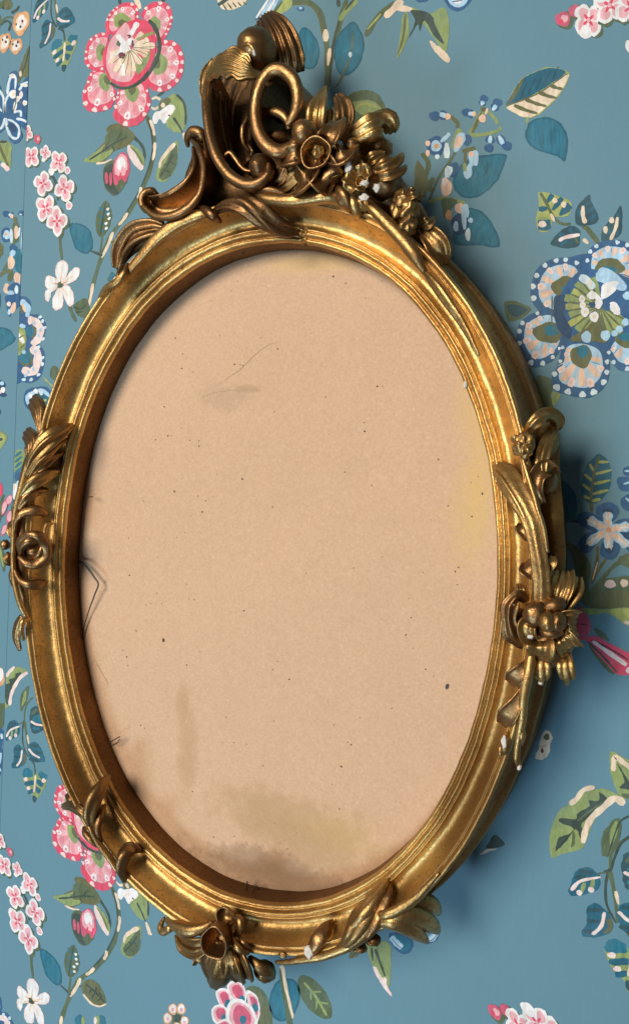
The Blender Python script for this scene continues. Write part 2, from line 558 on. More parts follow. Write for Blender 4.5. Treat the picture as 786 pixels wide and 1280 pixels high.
A.S('moss', [(400, 80), (440, 40), (490, 50), (515, 75), (470, 100), (430, 120), (410, 110)])
A.L('dkgreen', [(330, 178), (390, 140), (440, 105), (500, 75)], 7, 5).L('dkgreen', [(400, 135), (410, 100)], 5).L('dkgreen', [(450, 100), (470, 60)], 5).L('dkgreen', [(430, 110), (440, 140)], 5)
A.L('cream', [(360, 195), (400, 190), (430, 175)], 9, 6)
A.S('pale', [(500, 115), (520, 120), (545, 165), (572, 205), (560, 225), (530, 200), (505, 160)])
A.S('green', [(510, 110), (560, 140), (578, 190), (565, 200), (540, 160)]).L('olive', [(512, 120), (545, 155), (565, 195)], 5)
o = emit('printed_leaf', A, 1); copies(o, UP)
A = Art(20, 150, 3.573)
A.S('moss', [(400, 200), (440, 180), (480, 200), (505, 240), (490, 290), (460, 330), (435, 338), (405, 310), (390, 260)])
A.S('dkgreen', [(398, 215), (430, 195), (445, 230), (440, 290), (460, 325), (435, 332), (408, 305), (394, 260)])
A.S('rose', [(440, 190), (465, 150), (492, 148), (510, 190), (508, 240), (490, 280), (470, 260), (455, 290), (440, 285), (435, 240)])
A.S('pink', [(446, 190), (468, 155), (490, 160), (500, 195), (495, 240), (470, 250), (445, 240)])
A.S('white', [(455, 185), (475, 165), (490, 185), (490, 215), (478, 205), (468, 225), (455, 215)])
A.L('rose', [(405, 235), (408, 285)], 11, 13).L('rose', [(425, 235), (425, 292)], 9, 11).L('crimson', [(470, 235), (465, 270)], 8).L('crimson', [(498, 225), (490, 262)], 7)
o = emit('printed_bud', A, 2); copies(o, UP)
A = Art(20, 150, 3.573)
A.S('green', [(722, 88), (724, 140), (715, 210), (690, 255), (660, 278), (628, 262), (640, 200), (680, 140)])
A.S('moss', [(718, 110), (720, 190), (690, 250), (655, 270), (640, 240), (668, 190), (690, 150)])
A.L('cream', [(712, 105), (680, 140), (650, 180), (642, 215)], 16, 8)
A.L('dkgreen', [(705, 150), (680, 200), (640, 262)], 7, 4).L('dkgreen', [(680, 200), (660, 200)], 5).L('dkgreen', [(690, 185), (710, 200)], 5).L('dkgreen', [(665, 225), (690, 235)], 5)
o = emit('printed_leaf', A, 1); copies(o, UP)
A = Art(95, 0, 5.24)
A.L('dkgreen', [(535, 630), (580, 600)], 16).L('cream', [(498, 650), (530, 640), (556, 655)], 14).L('cream', [(495, 705), (520, 715), (545, 700)], 14)
A.S('green', [(600, 650), (640, 615), (690, 640), (725, 700), (725, 790), (715, 838), (680, 870), (620, 850), (590, 800), (620, 720)])
A.L('dkgreen', [(660, 620), (705, 670), (720, 740), (718, 820)], 14, 10).L('dkgreen', [(640, 770), (680, 830), (700, 870)], 14, 8)
A.L('cream', [(705, 870), (725, 920), (735, 945)], 18, 26)
A.S('olive', [(540, 700), (560, 660), (600, 640), (625, 660), (600, 690), (560, 730)])
A.S('white', [(505, 800), (515, 740), (560, 725), (600, 690), (640, 690), (648, 720), (610, 770), (580, 810), (550, 780), (530, 810)])
A.L('pale', [(560, 760), (600, 730)], 12).E('maroon', 612, 756, 8, 5).E('cream', 572, 690, 14, 16)
o = emit('printed_leaf', A, 1); copies(o, UP)
# fern, blue leaf, side leaves on the stem
A = Art(20, 150, 3.573)
A.S('moss', [(402, 358), (425, 400), (428, 450), (405, 505), (375, 522), (358, 480), (365, 420)])
for x, y, dx in ((398, 385, -1), (408, 400, 1), (375, 420, -1), (385, 450, -1), (370, 478, -1)):
    A.L('teal', [(395, y + 22), (395 + dx * 24, y + 4)], 14, 5)
for x, y in ((412, 398), (414, 420), (418, 440), (404, 462), (405, 484)):
    A.L('white', [(x - 5, y + 5), (x + 6, y - 5)], 10, 7)
A.L('dkgreen', [(402, 365), (390, 440), (378, 520)], 5, 6)
o = emit('printed_fern', A, 1); copies(o, UP)
A = Art(20, 150, 3.573)
A.S('teal2', [(240, 470), (270, 460), (320, 480), (345, 530), (340, 580), (310, 598), (270, 575), (250, 520)])
A.S('teal', [(248, 475), (275, 468), (315, 485), (337, 530), (332, 575), (308, 590), (275, 568), (257, 520)])
o = emit('printed_leaf', A, 1); copies(o, UP)
A = Art(20, 150, 3.573)
A.S('moss', [(455, 520), (480, 485), (515, 478), (535, 490), (520, 540), (470, 575), (452, 550)])
A.L('dkgreen', [(460, 560), (490, 520), (525, 488)], 7).L('moss', [(440, 540), (425, 548)], 9)
A.S('moss', [(410, 715), (425, 680), (445, 690), (440, 730)]).S('teal', [(415, 712), (430, 682), (446, 695), (440, 720)])
A.S('moss', [(318, 800), (290, 805), (258, 830), (270, 862), (300, 882), (330, 860)])
A.L('dkgreen', [(262, 835), (290, 845), (318, 825)], 6).L('dkgreen', [(270, 860), (300, 855)], 6)
o = emit('printed_leaf', A, 1)
A = Art(0, 960, 3.93)
A.S('olive', [(405, 1060), (440, 1038), (490, 1065), (525, 1155), (495, 1172), (450, 1150), (410, 1110)])
A.L('cream', [(410, 1110), (450, 1155), (490, 1170), (525, 1158)], 9, 6)
for q in ([(425, 1060), (470, 1100), (515, 1150)], [(450, 1085), (440, 1110)], [(475, 1075), (470, 1100), (455, 1130)], [(490, 1100), (500, 1125), (480, 1145)]):
    A.L('dkgreen', q, 8, 6)
A.L('moss', [(390, 1075), (405, 1070)], 8)
emit('printed_leaf', A, 1)

# --- pink cluster
def cluster(A):
    blossom(A, 52, 60, 36, 20, 4, 0.75)
    A.E('moss', 101, 88, 15, 21).E('rose', 98, 86, 14, 20).E('pink', 102, 84, 6, 9).E('crimson', 94, 76, 6, 6)
    blossom(A, 72, 165, 50, 40, 4, 0.75)
    blossom(A, 134, 147, 34, 10, 4, 0.75)
    A.E('white', 126, 180, 9, 8)
    blossom(A, 192, 188, 52, 55, 4, 0.8)
    A.E('white', 160, 232, 13, 18).E('white', 233, 226, 13, 18).E('pink', 233, 226, 8, 11)
    blossom(A, 124, 285, 56, 15, 4, 0.78)
    blossom(A, 219, 306, 60, 75, 4, 0.78)
    blossom(A, 136, 395, 62, 35, 4, 0.8)
    A.E('white', 240, 383, 15, 20).E('pink', 240, 383, 10, 13)
    blossom(A, 186, 452, 66, 85, 4, 0.72)
    return A
A = Art(20, 150, 3.573)
A.L('dkgreen', [(150, 235), (180, 280), (190, 360)], 10).L('moss', [(200, 515), (200, 560), (208, 625)], 10)
cluster(A)
o = emit('printed_blossom_cluster', A, 1)
A = Art(20, 150, 3.573)
A.L('dkgreen', [(150, 235), (180, 280), (190, 360)], 10).L('moss', [(200, 515), (200, 560), (208, 625)], 10)
cluster(A)
emit('printed_blossom_cluster', A, 1, 1, (0, -VREP))

# --- white five-petalled flower
A = Art(20, 150, 3.573)
A.L('moss', [(240, 830), (255, 870), (270, 900)], 12)
pet = [[(200, 735), (178, 690), (185, 645), (212, 627), (235, 650), (228, 700)],
       [(205, 735), (235, 690), (265, 660), (288, 665), (282, 700), (245, 730)],
       [(205, 740), (240, 742), (260, 780), (258, 822), (240, 832), (220, 800)],
       [(200, 742), (215, 790), (210, 835), (178, 850), (165, 820), (178, 770)],
       [(196, 742), (165, 760), (150, 810), (134, 800), (136, 765), (165, 745)],
       [(198, 732), (170, 700), (140, 700), (133, 730), (145, 755), (175, 750)]]
for q in pet:
    A.S('pale', q)
    c = np.mean(q, 0)
    A.S('white', c + (np.array(q) - c) * 0.84)
for q in pet:
    c = np.mean(q, 0)
    A.L('cream', [(200, 738), tuple((np.array([200, 738]) + c) / 2), tuple(c)], 7, 4)
A.L('tan', [(200, 738), (205, 700)], 6, 3).L('tan', [(200, 738), (235, 720)], 6, 3).L('tan', [(200, 738), (175, 728)], 6, 3)
A.E('moss', 200, 738, 14, 14, 0, 0.15).E('dkgreen', 202, 740, 8, 8)
o = emit('printed_flower', A, 2); copies(o, UP)

# --- leafy sprig (lower left), repeated to the right and above
def tri_leaf(A, out, mid, bands, blot, col='teal2'):
    A.S(col, out)
    for q in bands:
        A.L('tealdk' if col != 'tealdk' else 'moss', q, 20, 14)
    A.L('pale', mid, 13, 10)
    for x, y in blot:
        A.E('pale', x, y, 11, 13)
def sprig():
    A = Art(0, 800, 5.82)
    A.L('moss', [(245, 415), (210, 450), (185, 510), (178, 590), (140, 610)], 10, 8)
    A.L('dkgreen', [(178, 580), (168, 660), (172, 760), (205, 850)], 9, 7).L('moss', [(180, 585), (195, 680), (205, 770), (210, 850)], 14, 8)
    A.L('cream', [(202, 690), (212, 755)], 11, 9).L('dkgreen', [(215, 865), (250, 900), (262, 975)], 10, 8)
    L1 = Art(0, 800, 5.82)
    L1.S('moss', [(215, 335), (180, 360), (155, 410), (152, 520), (185, 480), (205, 420)]).S('green', [(195, 365), (172, 410), (165, 480), (190, 430)])
    a = Art(0, 800, 5.82)
    tri_leaf(a, [(45, 730), (50, 660), (70, 600), (105, 583), (135, 600), (150, 650), (140, 690), (100, 715)], [(50, 705), (80, 655), (150, 625)], [[(60, 640), (100, 625)], [(75, 605), (125, 605)]], [(78, 712), (118, 690)])
    a.L('green', [(95, 660), (85, 712)], 13).L('green', [(125, 640), (118, 700)], 13).E('pale', 78, 714, 10, 13).E('pale', 118, 694, 10, 14)
    b = Art(0, 800, 5.82)
    tri_leaf(b, [(88, 925), (105, 860), (105, 790), (130, 760), (160, 775), (195, 850), (185, 900), (140, 928)], [(125, 918), (155, 870), (165, 800)], [[(105, 795), (160, 790)], [(108, 850), (155, 850)], [(95, 905), (135, 900)]], [])
    b.L('olive', [(180, 830), (185, 880), (165, 905)], 16, 12)
    c = Art(0, 800, 5.82)
    tri_leaf(c, [(210, 780), (240, 742), (280, 755), (310, 810), (335, 880), (300, 888), (240, 885), (215, 850)], [(212, 790), (245, 830), (295, 858)], [[(225, 765), (285, 775)], [(250, 810), (310, 825)], [(220, 860), (290, 882)]], [], 'teal2')
    d = Art(0, 800, 5.82)
    d.S('green', [(168, 980), (195, 940), (240, 960), (258, 985), (290, 955), (345, 990), (335, 1060), (300, 1120), (265, 1170), (245, 1185), (240, 1140), (205, 1100), (180, 1040)])
    d.S('teal', [(168, 978), (175, 945), (205, 930), (238, 955), (245, 990), (200, 1000), (172, 995)]).S('teal', [(280, 975), (300, 955), (345, 985), (340, 1020), (310, 1020)])
    d.S('teal2', [(185, 1035), (245, 1020), (250, 1050), (195, 1062)]).S('teal2', [(205, 1090), (250, 1085), (245, 1110), (215, 1122)])
    d.S('teal2', [(272, 1015), (320, 1040), (310, 1070), (272, 1045)]).S('teal2', [(265, 1065), (300, 1090), (285, 1120), (265, 1100)]).S('tealdk', [(240, 1130), (275, 1150), (250, 1185)])
    d.L('cream', [(262, 985), (258, 1050), (250, 1108)], 12, 10)
    d.E('pale', 192, 1012, 15, 15).E('pale', 212, 1078, 14, 14).E('pale', 322, 1022, 15, 17)
    e = Art(0, 800, 5.82)
    tri_leaf(e, [(222, 530), (245, 487), (285, 490), (330, 560), (340, 640), (300, 665), (260, 682), (228, 650)], [(228, 590), (265, 612), (330, 622)], [[(235, 540), (275, 500)], [(240, 575), (285, 570)]], [], 'tealdk')
    e.S('teal', [(240, 570), (290, 540), (310, 590), (260, 600)]).L('pale', [(228, 590), (265, 612), (330, 622)], 13).L('teal', [(240, 640), (290, 645)], 20)
    return [('printed_stem', A), ('printed_leaf', L1), ('printed_leaf', a), ('printed_leaf', b), ('printed_leaf', c), ('printed_leaf', d), ('printed_leaf', e)]
for nm, art in sprig():
    o = emit(nm, art, 1 if nm.endswith('leaf') else 0)
    copies(o, [(HREP, 0.0), (0.0, VREP)])

# --- big green leaves with cream edges, lower right (crop 670,920 scale 4.0)
A = Art(670, 920, 4.0)
A.S('green', [(75, 605), (65, 520), (80, 440), (115, 370), (165, 340), (230, 290), (320, 262), (385, 280), (440, 320), (400, 320), (340, 370), (290, 420), (245, 530), (220, 565), (130, 590)])
A.S('dkgreen', [(95, 565), (110, 510), (160, 490), (185, 460), (115, 430), (120, 410), (195, 415), (205, 385), (265, 350), (262, 322), (310, 320), (315, 280), (355, 318), (330, 370), (270, 400), (225, 440), (240, 490), (220, 510), (195, 465), (150, 525), (100, 572)])
A.S('moss', [(180, 470), (195, 500), (185, 550), (172, 552), (178, 510)])
A.L('moss', [(205, 425), (260, 380), (320, 340), (350, 320)], 10, 5)
A.L('cream', [(232, 535), (245, 470), (275, 410), (330, 360), (390, 312), (440, 340)], 24, 30).L('cream', [(165, 340), (200, 315), (235, 270), (290, 255)], 22, 20)
o = emit('printed_leaf', A, 1); copies(o, [(-HREP, 0.0)] if False else [])
A = Art(670, 920, 4.0)
A.S('green', [(375, 75), (440, 110), (520, 150), (520, 290), (430, 310), (390, 250), (365, 140)])
A.S('dkgreen', [(405, 140), (440, 190), (470, 240), (500, 270), (415, 258), (440, 225)]).L('cream', [(384, 175), (392, 105), (430, 130), (480, 165)], 22, 20)
A.S('moss', [(430, 285), (520, 300), (500, 320), (440, 308)])
emit('printed_leaf', A, 1)
A = Art(670, 920, 4.0)
A.S('moss', [(410, 410), (425, 470), (395, 560), (345, 605), (345, 520), (365, 440)]).S('green', [(400, 425), (405, 480), (370, 545), (368, 470)])
A.L('dkgreen', [(470, 395), (420, 425), (395, 480), (355, 600)], 9, 6).L('dkgreen', [(480, 490), (420, 540), (385, 620), (370, 670), (335, 675)], 12, 10)
emit('printed_leaf', A, 2)
# the same leaf in the repeat at the left edge
A = Art(0, 800, 5.82)
A.S('green', [(190, 215), (130, 195), (60, 240), (38, 290), (50, 320), (38, 430), (32, 500), (75, 470), (100, 350), (150, 280), (200, 240)])
A.S('dkgreen', [(160, 235), (120, 245), (110, 275), (70, 285), (75, 310), (45, 330), (42, 420), (60, 470), (85, 400), (95, 330), (140, 280)])
A.L('pale', [(75, 475), (85, 400), (110, 340), (150, 275), (205, 235)], 18, 22).L('pale', [(45, 265), (75, 230), (110, 192)], 22, 16)
emit('printed_leaf', A, 1)
# --- big blue flower at the right
BLUECOLS = ('navy', 'ltblue', 'peach', 'paleblue', 'pale', 'olive', 'teal')
A = Art(630, 230, 4.57)
C0 = (540, 680)
A.S('navy', [(330, 440), (560, 400), (720, 480), (760, 800), (640, 960), (420, 960), (280, 840), (240, 640)])
fringe_petal(A, [(150, 650), (155, 560), (200, 470), (290, 425), (390, 425), (440, 470), (430, 560), (330, 680), (280, 760), (190, 720)], (345, 590), (75, 62), BLUECOLS, C0, 9)
fringe_petal(A, [(470, 400), (520, 345), (600, 322), (700, 335), (780, 400), (780, 520), (700, 530), (560, 500), (470, 500)], (600, 475), (85, 50), BLUECOLS, C0, 9)
fringe_petal(A, [(70, 860), (90, 790), (160, 740), (270, 720), (340, 800), (340, 900), (290, 990), (200, 1045), (135, 1030), (80, 950)], (250, 850), (85, 60), BLUECOLS, C0, 10)
fringe_petal(A, [(330, 920), (420, 890), (520, 910), (585, 960), (600, 1080), (560, 1170), (480, 1220), (380, 1210), (290, 1180), (270, 1110), (310, 1020)], (438, 985), (62, 66), BLUECOLS, C0, 11)
fringe_petal(A, [(585, 940), (640, 880), (740, 860), (820, 900), (820, 1040), (740, 1070), (650, 1060), (600, 1000)], (700, 890), (70, 45), BLUECOLS, C0, 8)
A.E('navy', 530, 690, 215, 205, 0, 0.04)
A.S('navy2', [(285, 650), (350, 640), (360, 690), (335, 740), (380, 820), (370, 880), (330, 860), (290, 790)])
for k in range(15):
    a = math.radians(35 + k * 16)
    R = 190 + 14 * math.sin(k * 2.1)
    A.L('lime' if k % 2 else 'green', [(540, 690), (540 + R * math.cos(a), 700 + R * 0.95 * math.sin(a))], 18, 52)
for k in range(15):
    a = math.radians(28 + k * 16)
    A.L('olive', [(545, 700), (540 + 170 * math.cos(a), 700 + 165 * math.sin(a))], 5, 13)
A.S('olive', [(520, 760), (560, 760), (590, 900), (500, 900), (400, 900), (380, 880), (470, 820)])
A.S('ltblue', [(550, 480), (620, 500), (690, 570), (660, 600), (570, 570), (520, 540)]).L('paleblue', [(430, 530), (480, 560), (510, 600)], 40, 30)
A.S('white', [(550, 640), (560, 580), (600, 560), (650, 560), (640, 600), (600, 640), (560, 660)])
A.S('white', [(470, 640), (500, 610), (540, 640), (560, 680), (540, 715), (515, 700), (520, 660), (490, 660)])
A.S('white', [(600, 680), (640, 680), (662, 740), (630, 745), (605, 715)])
A.S('navy2', [(480, 680), (515, 680), (515, 705), (490, 705)]).S('navy', [(560, 690), (600, 680), (595, 725), (560, 715)])
for x, y, r in ((443, 657, 17), (446, 692, 17), (460, 732, 24), (512, 760, 26)):
    A.E('white', x, y, r, r * 1.15).E('cream', x + 2, y, r * 0.4, r * 0.5)
for x, y, rx, ry in ((468, 875, 28, 34), (577, 866, 28, 30), (628, 855, 18, 18), (656, 830, 20, 20), (668, 590, 32, 22), (700, 640, 24, 24), (690, 790, 20, 22)):
    A.E('ltblue', x, y, rx, ry)
A.L('cream', [(480, 545), (495, 590)], 16, 10)
A.L('olive', [(272, 640), (272, 720), (275, 800), (330, 870)], 6, 4)
emit('printed_flower', A, 2)
# its repeat, cut by the seam at the left edge (crop 0,250 scale 4.92)
A = Art(0, 250, 4.92)
A.S('navy', [(110, 590), (170, 600), (195, 650), (185, 700), (235, 705), (275, 740), (285, 800), (265, 860), (240, 880), (275, 930), (275, 1010), (250, 1090), (200, 1125), (140, 1120), (60, 1100), (60, 600)])
A.L('ltblue', [(130, 620), (175, 660), (170, 720)], 32, 22).L('peach', [(140, 640), (160, 690)], 16, 12).L('olive', [(132, 650), (140, 700)], 12)
A.L('pale', [(175, 740), (215, 745), (250, 790), (240, 850), (200, 890)], 40, 36).E('teal', 195, 810, 28, 36).L('olive', [(200, 770), (222, 810), (200, 850)], 10)
A.L('pale', [(195, 905), (235, 950), (225, 1030), (190, 1060), (140, 1040)], 42, 40)
A.E('olive', 165, 975, 40, 52).E('teal', 160, 965, 36, 44)
A.S('green', [(80, 770), (140, 780), (165, 830), (160, 900), (140, 940), (80, 960)]).S('lime', [(80, 800), (150, 820), (150, 880), (80, 930)])
A.L('white', [(115, 820), (150, 880)], 18, 22).L('ltblue', [(125, 770), (160, 780)], 22).L('ltblue', [(140, 940), (160, 930)], 18)
A.L('olive', [(120, 850), (150, 830)], 7).L('olive', [(130, 910), (155, 890)], 7)
for x, y in ((250, 720), (265, 745), (278, 785), (268, 855), (240, 905), (265, 970), (265, 1010), (240, 1075), (195, 1105), (150, 1105)):
    A.E('paleblue', x, y, 9, 13, (x + y) % 90)
for x, y in ((215, 760), (252, 800), (238, 835), (222, 930), (210, 1040), (180, 1060), (160, 1080)):
    A.E('ltblue', x, y, 8, 12)
emit('printed_flower', A, 1)
A = Art(0, 250, 4.92)
A.E('navy', 240, 1230, 92, 88).E('ltblue', 240, 1230, 78, 70).E('teal2', 255, 1270, 74, 86)
A.L('white', [(215, 1165), (235, 1190)], 22, 12).L('paleblue', [(250, 1165), (260, 1200)], 20).L('lime', [(215, 1200), (240, 1240), (290, 1230)], 14).L('white', [(180, 1200), (215, 1215)], 18)
A.S('moss', [(325, 1020), (365, 1040), (375, 1080), (340, 1110), (310, 1080)]).L('lime', [(270, 1090), (300, 1120), (330, 1150)], 8)
emit('printed_flower', A, 1)

# --- banded leaves over the blue flower (crop 630,230 scale 4.57)
A = Art(630, 230, 4.57)
A.L('moss', [(440, 235), (490, 270), (540, 340)], 22, 18).L('olive', [(455, 250), (530, 345)], 7).L('cream', [(450, 315), (478, 340)], 18)
A.L('moss', [(230, 100), (280, 190), (330, 228), (380, 228)], 14, 12)
emit('printed_stem', A, 0)
A = Art(630, 230, 4.57)
A.S('lime', [(195, 50), (260, 55), (340, 80), (380, 110), (375, 170), (330, 190), (280, 190), (270, 235), (240, 275), (195, 265), (180, 205), (195, 120)])
A.L('teal2', [(275, 60), (245, 105)], 34, 18).L('teal2', [(330, 80), (275, 150)], 36, 18).L('teal2', [(375, 120), (315, 180)], 48, 20).L('teal2', [(195, 145), (245, 140)], 26).L('teal2', [(190, 235), (265, 230)], 68, 60)
A.L('green', [(190, 195), (250, 200)], 14)
A.L('moss', [(205, 50), (240, 110), (280, 190), (330, 228), (378, 228)], 16, 12).L('cream', [(265, 170), (285, 215)], 13)
A.E('cream', 288, 96, 15, 15).E('cream', 338, 118, 15, 18).E('cream', 216, 230, 24, 19).E('pale', 218, 230, 14, 11)
emit('printed_leaf', A, 1)
A = Art(630, 230, 4.57)
A.S('tealdk', [(485, 60), (495, 100), (535, 180), (525, 220), (480, 235), (425, 238), (405, 215), (410, 140), (450, 90)])
A.L('teal2', [(490, 100), (455, 130)], 14).L('teal2', [(510, 135), (470, 165)], 16).L('teal2', [(525, 175), (480, 200)], 16).L('teal2', [(420, 150), (435, 190)], 20)
A.L('cream', [(448, 125), (448, 180), (462, 225)], 17, 22)
emit('printed_leaf', A, 1)
A = Art(630, 230, 4.57)
A.S('tealdk', [(265, 345), (290, 300), (330, 260), (390, 240), (430, 265), (430, 310), (420, 355), (350, 368)])
A.L('teal2', [(310, 285), (350, 300)], 18).L('teal2', [(370, 250), (390, 285)], 18).L('teal2', [(320, 350), (360, 320)], 18).L('moss', [(400, 300), (420, 340)], 14)
A.L('pale', [(310, 325), (350, 305), (430, 290)], 16, 18)
emit('printed_leaf', A, 1)
A = Art(630, 230, 4.57)
A.S('tealdk', [(665, 125), (672, 230), (660, 290), (600, 330), (560, 345), (552, 290), (565, 250), (620, 190)])
A.L('teal2', [(640, 170), (660, 200)], 15).L('teal2', [(570, 260), (605, 280)], 20).L('teal2', [(650, 260), (640, 295)], 15)
A.L('cream', [(645, 190), (635, 250), (605, 320)], 16, 16).E('cream', 612, 208, 15, 18).E('cream', 577, 262, 13, 22)
emit('printed_leaf', A, 1)
A = Art(630, 230, 4.57)
A.S('moss', [(0, 680), (60, 670), (120, 690), (150, 720), (90, 770), (20, 780)]).S('tealdk', [(10, 700), (70, 690), (130, 720), (60, 760)])
A.S('moss', [(180, 1110), (240, 1100), (285, 1150), (260, 1220), (320, 1210), (270, 1280), (220, 1270)]).S('green', [(270, 1190), (320, 1205), (280, 1270)])
A.E('olive', 445, 420, 26, 22)
emit('printed_leaf', A, 1)

# --- lilac-blue cluster, teal leaves (crop 520,100 scale 3.93)
A = Art(520, 100, 3.93)
A.S('teal2', [(438, 365), (430, 420), (395, 500), (330, 560), (270, 582), (215, 570), (180, 520), (190, 460), (240, 400), (330, 370)])
A.S('teal', [(428, 373), (420, 420), (388, 492), (325, 550), (270, 572), (222, 560), (195, 515), (205, 465), (250, 412), (335, 380)])
A.L('teal2', [(350, 400), (345, 450), (310, 480), (290, 440), (260, 500), (225, 515)], 5)
emit('printed_leaf', A, 0)
A = Art(520, 100, 3.93)
A.S('teal2', [(245, 632), (310, 640), (370, 700), (412, 815), (300, 812), (190, 808), (180, 740), (200, 660)])
A.S('teal', [(255, 642), (308, 650), (360, 705), (398, 805), (300, 802), (220, 800), (200, 740)])
emit('printed_leaf', A, 0)
A = Art(520, 100, 3.93)
A.S('teal2', [(540, 240), (560, 205), (625, 182), (700, 205), (740, 270), (742, 330), (728, 398), (690, 375), (620, 355), (560, 325), (535, 280)])
A.S('teal', [(550, 245), (568, 212), (625, 192), (692, 213), (730, 272), (732, 325), (720, 385), (690, 366), (625, 346), (568, 317), (546, 280)])
for k in range(7):
    A.L('teal2', [(580 + k * 20, 225 + k * 3), (585 + k * 20, 310 + k * 7)], 2.5)
A.L('green', [(545, 185), (545, 215)], 12)
emit('printed_leaf', A, 1)
A = Art(520, 100, 3.93)
A.S('lime', [(440, 130), (460, 80), (505, 10), (560, -30), (650, -62), (745, -38), (740, 10), (700, 80), (640, 140), (580, 182), (530, 185), (470, 155)])
A.S('teal2', [(445, 125), (465, 78), (508, 10), (562, -28), (650, -58), (735, -38), (660, 20), (560, 80)])
A.S('olive', [(445, 125), (465, 80), (508, 10), (530, -8), (500, 60)])
for k in range(5):
    A.L('tealdk', [(510 + k * 38, 92 - k * 20), (545 + k * 38, 10 - k * 19)], 7, 5)
A.S('cream', [(445, 135), (520, 100), (600, 65), (740, -25), (735, 10), (695, 75), (640, 132), (580, 175), (530, 182), (470, 155)])
for a, b in (((480, 125), (595, 165)), ((535, 95), (640, 130)), ((600, 60), (690, 90)), ((655, 25), (720, 45))):
    A.L('olive', [a, ((a[0] + b[0]) / 2, (a[1] + b[1]) / 2 + 4), b], 18, 10)
A.L('olive', [(442, 128), (520, 100), (610, 60), (740, -30)], 7, 5)
emit('printed_leaf', A, 1)

def bell(A, pts, tip, w=30, peach=True):
    A.L('navy', [pts[0], pts[1]], w * 1.1, w * 1.5)
    A.E('navy', tip[0], tip[1], w * 0.85, w * 0.75)
    A.L('ltblue', [pts[0], pts[1]], w * 0.55, w * 0.8)
    A.L('paleblue', [pts[0], ((pts[0][0] + pts[1][0]) / 2, (pts[0][1] + pts[1][1]) / 2)], w * 0.3)
    if peach:
        A.E('peach', pts[0][0], pts[0][1], w * 0.45, w * 0.5)
def lilac(A):
    A.L('moss', [(215, 235), (200, 330), (165, 400), (110, 480), (60, 600)], 12, 10)
    A.L('green', [(330, 150), (290, 220), (270, 265), (320, 270), (400, 250), (415, 230)], 20, 12).L('green', [(345, 150), (385, 190), (400, 220)], 14)
    A.L('olive', [(165, 175), (205, 215), (195, 235)], 18, 10).L('green', [(215, 240), (190, 300), (180, 340)], 24, 20).L('olive', [(320, 160), (275, 260)], 12)
    A.L('moss', [(30, 360), (60, 420), (30, 520), (40, 580)], 22, 14).L('green', [(60, 600), (130, 580), (190, 590), (240, 605)], 14).L('olive', [(225, 350), (290, 335)], 20).L('olive', [(240, 350), (240, 460)], 14)
    A.S('olive', [(0, 400), (40, 440), (60, 520), (30, 580), (-10, 540)]).S('moss', [(130, 580), (200, 590), (170, 640), (140, 680), (130, 640)])
    bell(A, [(155, 180), (115, 168)], (90, 178), 32)
    bell(A, [(283, 168), (255, 165)], (245, 160), 26)
    bell(A, [(320, 125), (328, 105)], (332, 92), 24, False)
    bell(A, [(375, 150), (392, 125)], (398, 112), 28, False)
    bell(A, [(365, 275), (360, 310)], (357, 335), 28, False)
    bell(A, [(405, 275), (425, 315)], (445, 325), 30, False)
    A.E('peach', 325, 190, 18, 20).E('olive', 330, 145, 16, 12).L('cream', [(350, 140), (340, 170)], 12)
    A.E('navy', 95, 325, 44, 50).E('ltblue', 98, 325, 26, 28).E('tan', 100, 326, 12, 12).E('peach', 57, 312, 12, 14).E('peach', 57, 360, 10, 16).E('paleblue', 104, 378, 12, 12)
    A.L('ltblue', [(120, 305), (150, 280), (165, 262)], 16).L('paleblue', [(150, 310), (150, 385)], 22, 26)
    A.E('navy', 248, 295, 24, 28).S('ltblue', [(205, 265), (235, 262), (240, 300), (205, 350), (185, 350), (190, 300)]).E('peach', 208, 305, 18, 32, 20)
    A.S('ltblue', [(255, 365), (290, 345), (305, 365), (300, 420), (275, 425), (272, 470), (245, 488), (232, 450), (260, 410)]).E('peach', 270, 365, 14, 14).L('green', [(235, 410), (240, 450)], 18)
    A.E('navy', 180, 440, 26, 38, 20).L('paleblue', [(165, 425), (150, 480)], 34, 26).E('peach', 148, 528, 27, 44).E('pale', 140, 500, 14, 22).L('moss', [(85, 480), (65, 520), (80, 550)], 20)
    A.L('ltblue', [(240, 610), (245, 660), (230, 730)], 26, 18).E('peach', 212, 630, 22, 26).E('navy2', 215, 710, 44, 50).E('ltblue', 195, 720, 13, 26).E('paleblue', 254, 760, 13, 32).E('ltblue', 267, 690, 13, 13).L('ltblue', [(230, 620), (238, 735)], 20, 16).E('tan', 160, 665, 16, 26)
    return A
A = Art(520, 100, 3.93)
lilac(A)
emit('printed_bell_flowers', A, 1)

# --- top middle: stems and teal leaves (crop 260,0 scale 2.312)
A = Art(260, 0, 2.312)
A.L('moss', [(225, 10), (290, 8), (325, 40), (340, 110), (345, 180), (345, 250)], 13, 14).L('olive', [(235, 14), (290, 14), (318, 45), (333, 110)], 5)
A.L('moss', [(400, 0), (385, 50), (370, 110), (352, 180), (345, 250)], 12, 16).L('dkgreen', [(380, 60), (362, 130), (350, 240)], 5, 4)
A.L('green', [(430, 0), (400, 30), (380, 60)], 16, 10).L('dkgreen', [(425, -5), (395, 30)], 5).L('dkgreen', [(375, -5), (378, 20)], 9)
A.L('cream', [(340, 85), (340, 120)], 12, 14).L('cream', [(352, 140), (346, 190)], 10, 8)
A.L('olive', [(368, 255), (390, 220), (410, 160)], 5, 4)
A.L('moss', [(455, 105), (490, 50), (540, 5)], 15, 11).L('lime', [(460, 85), (500, 40)], 5).L('cream', [(510, 50), (540, 22), (560, 0)], 14, 20).L('cream', [(540, 22), (590, 28)], 16, 12)
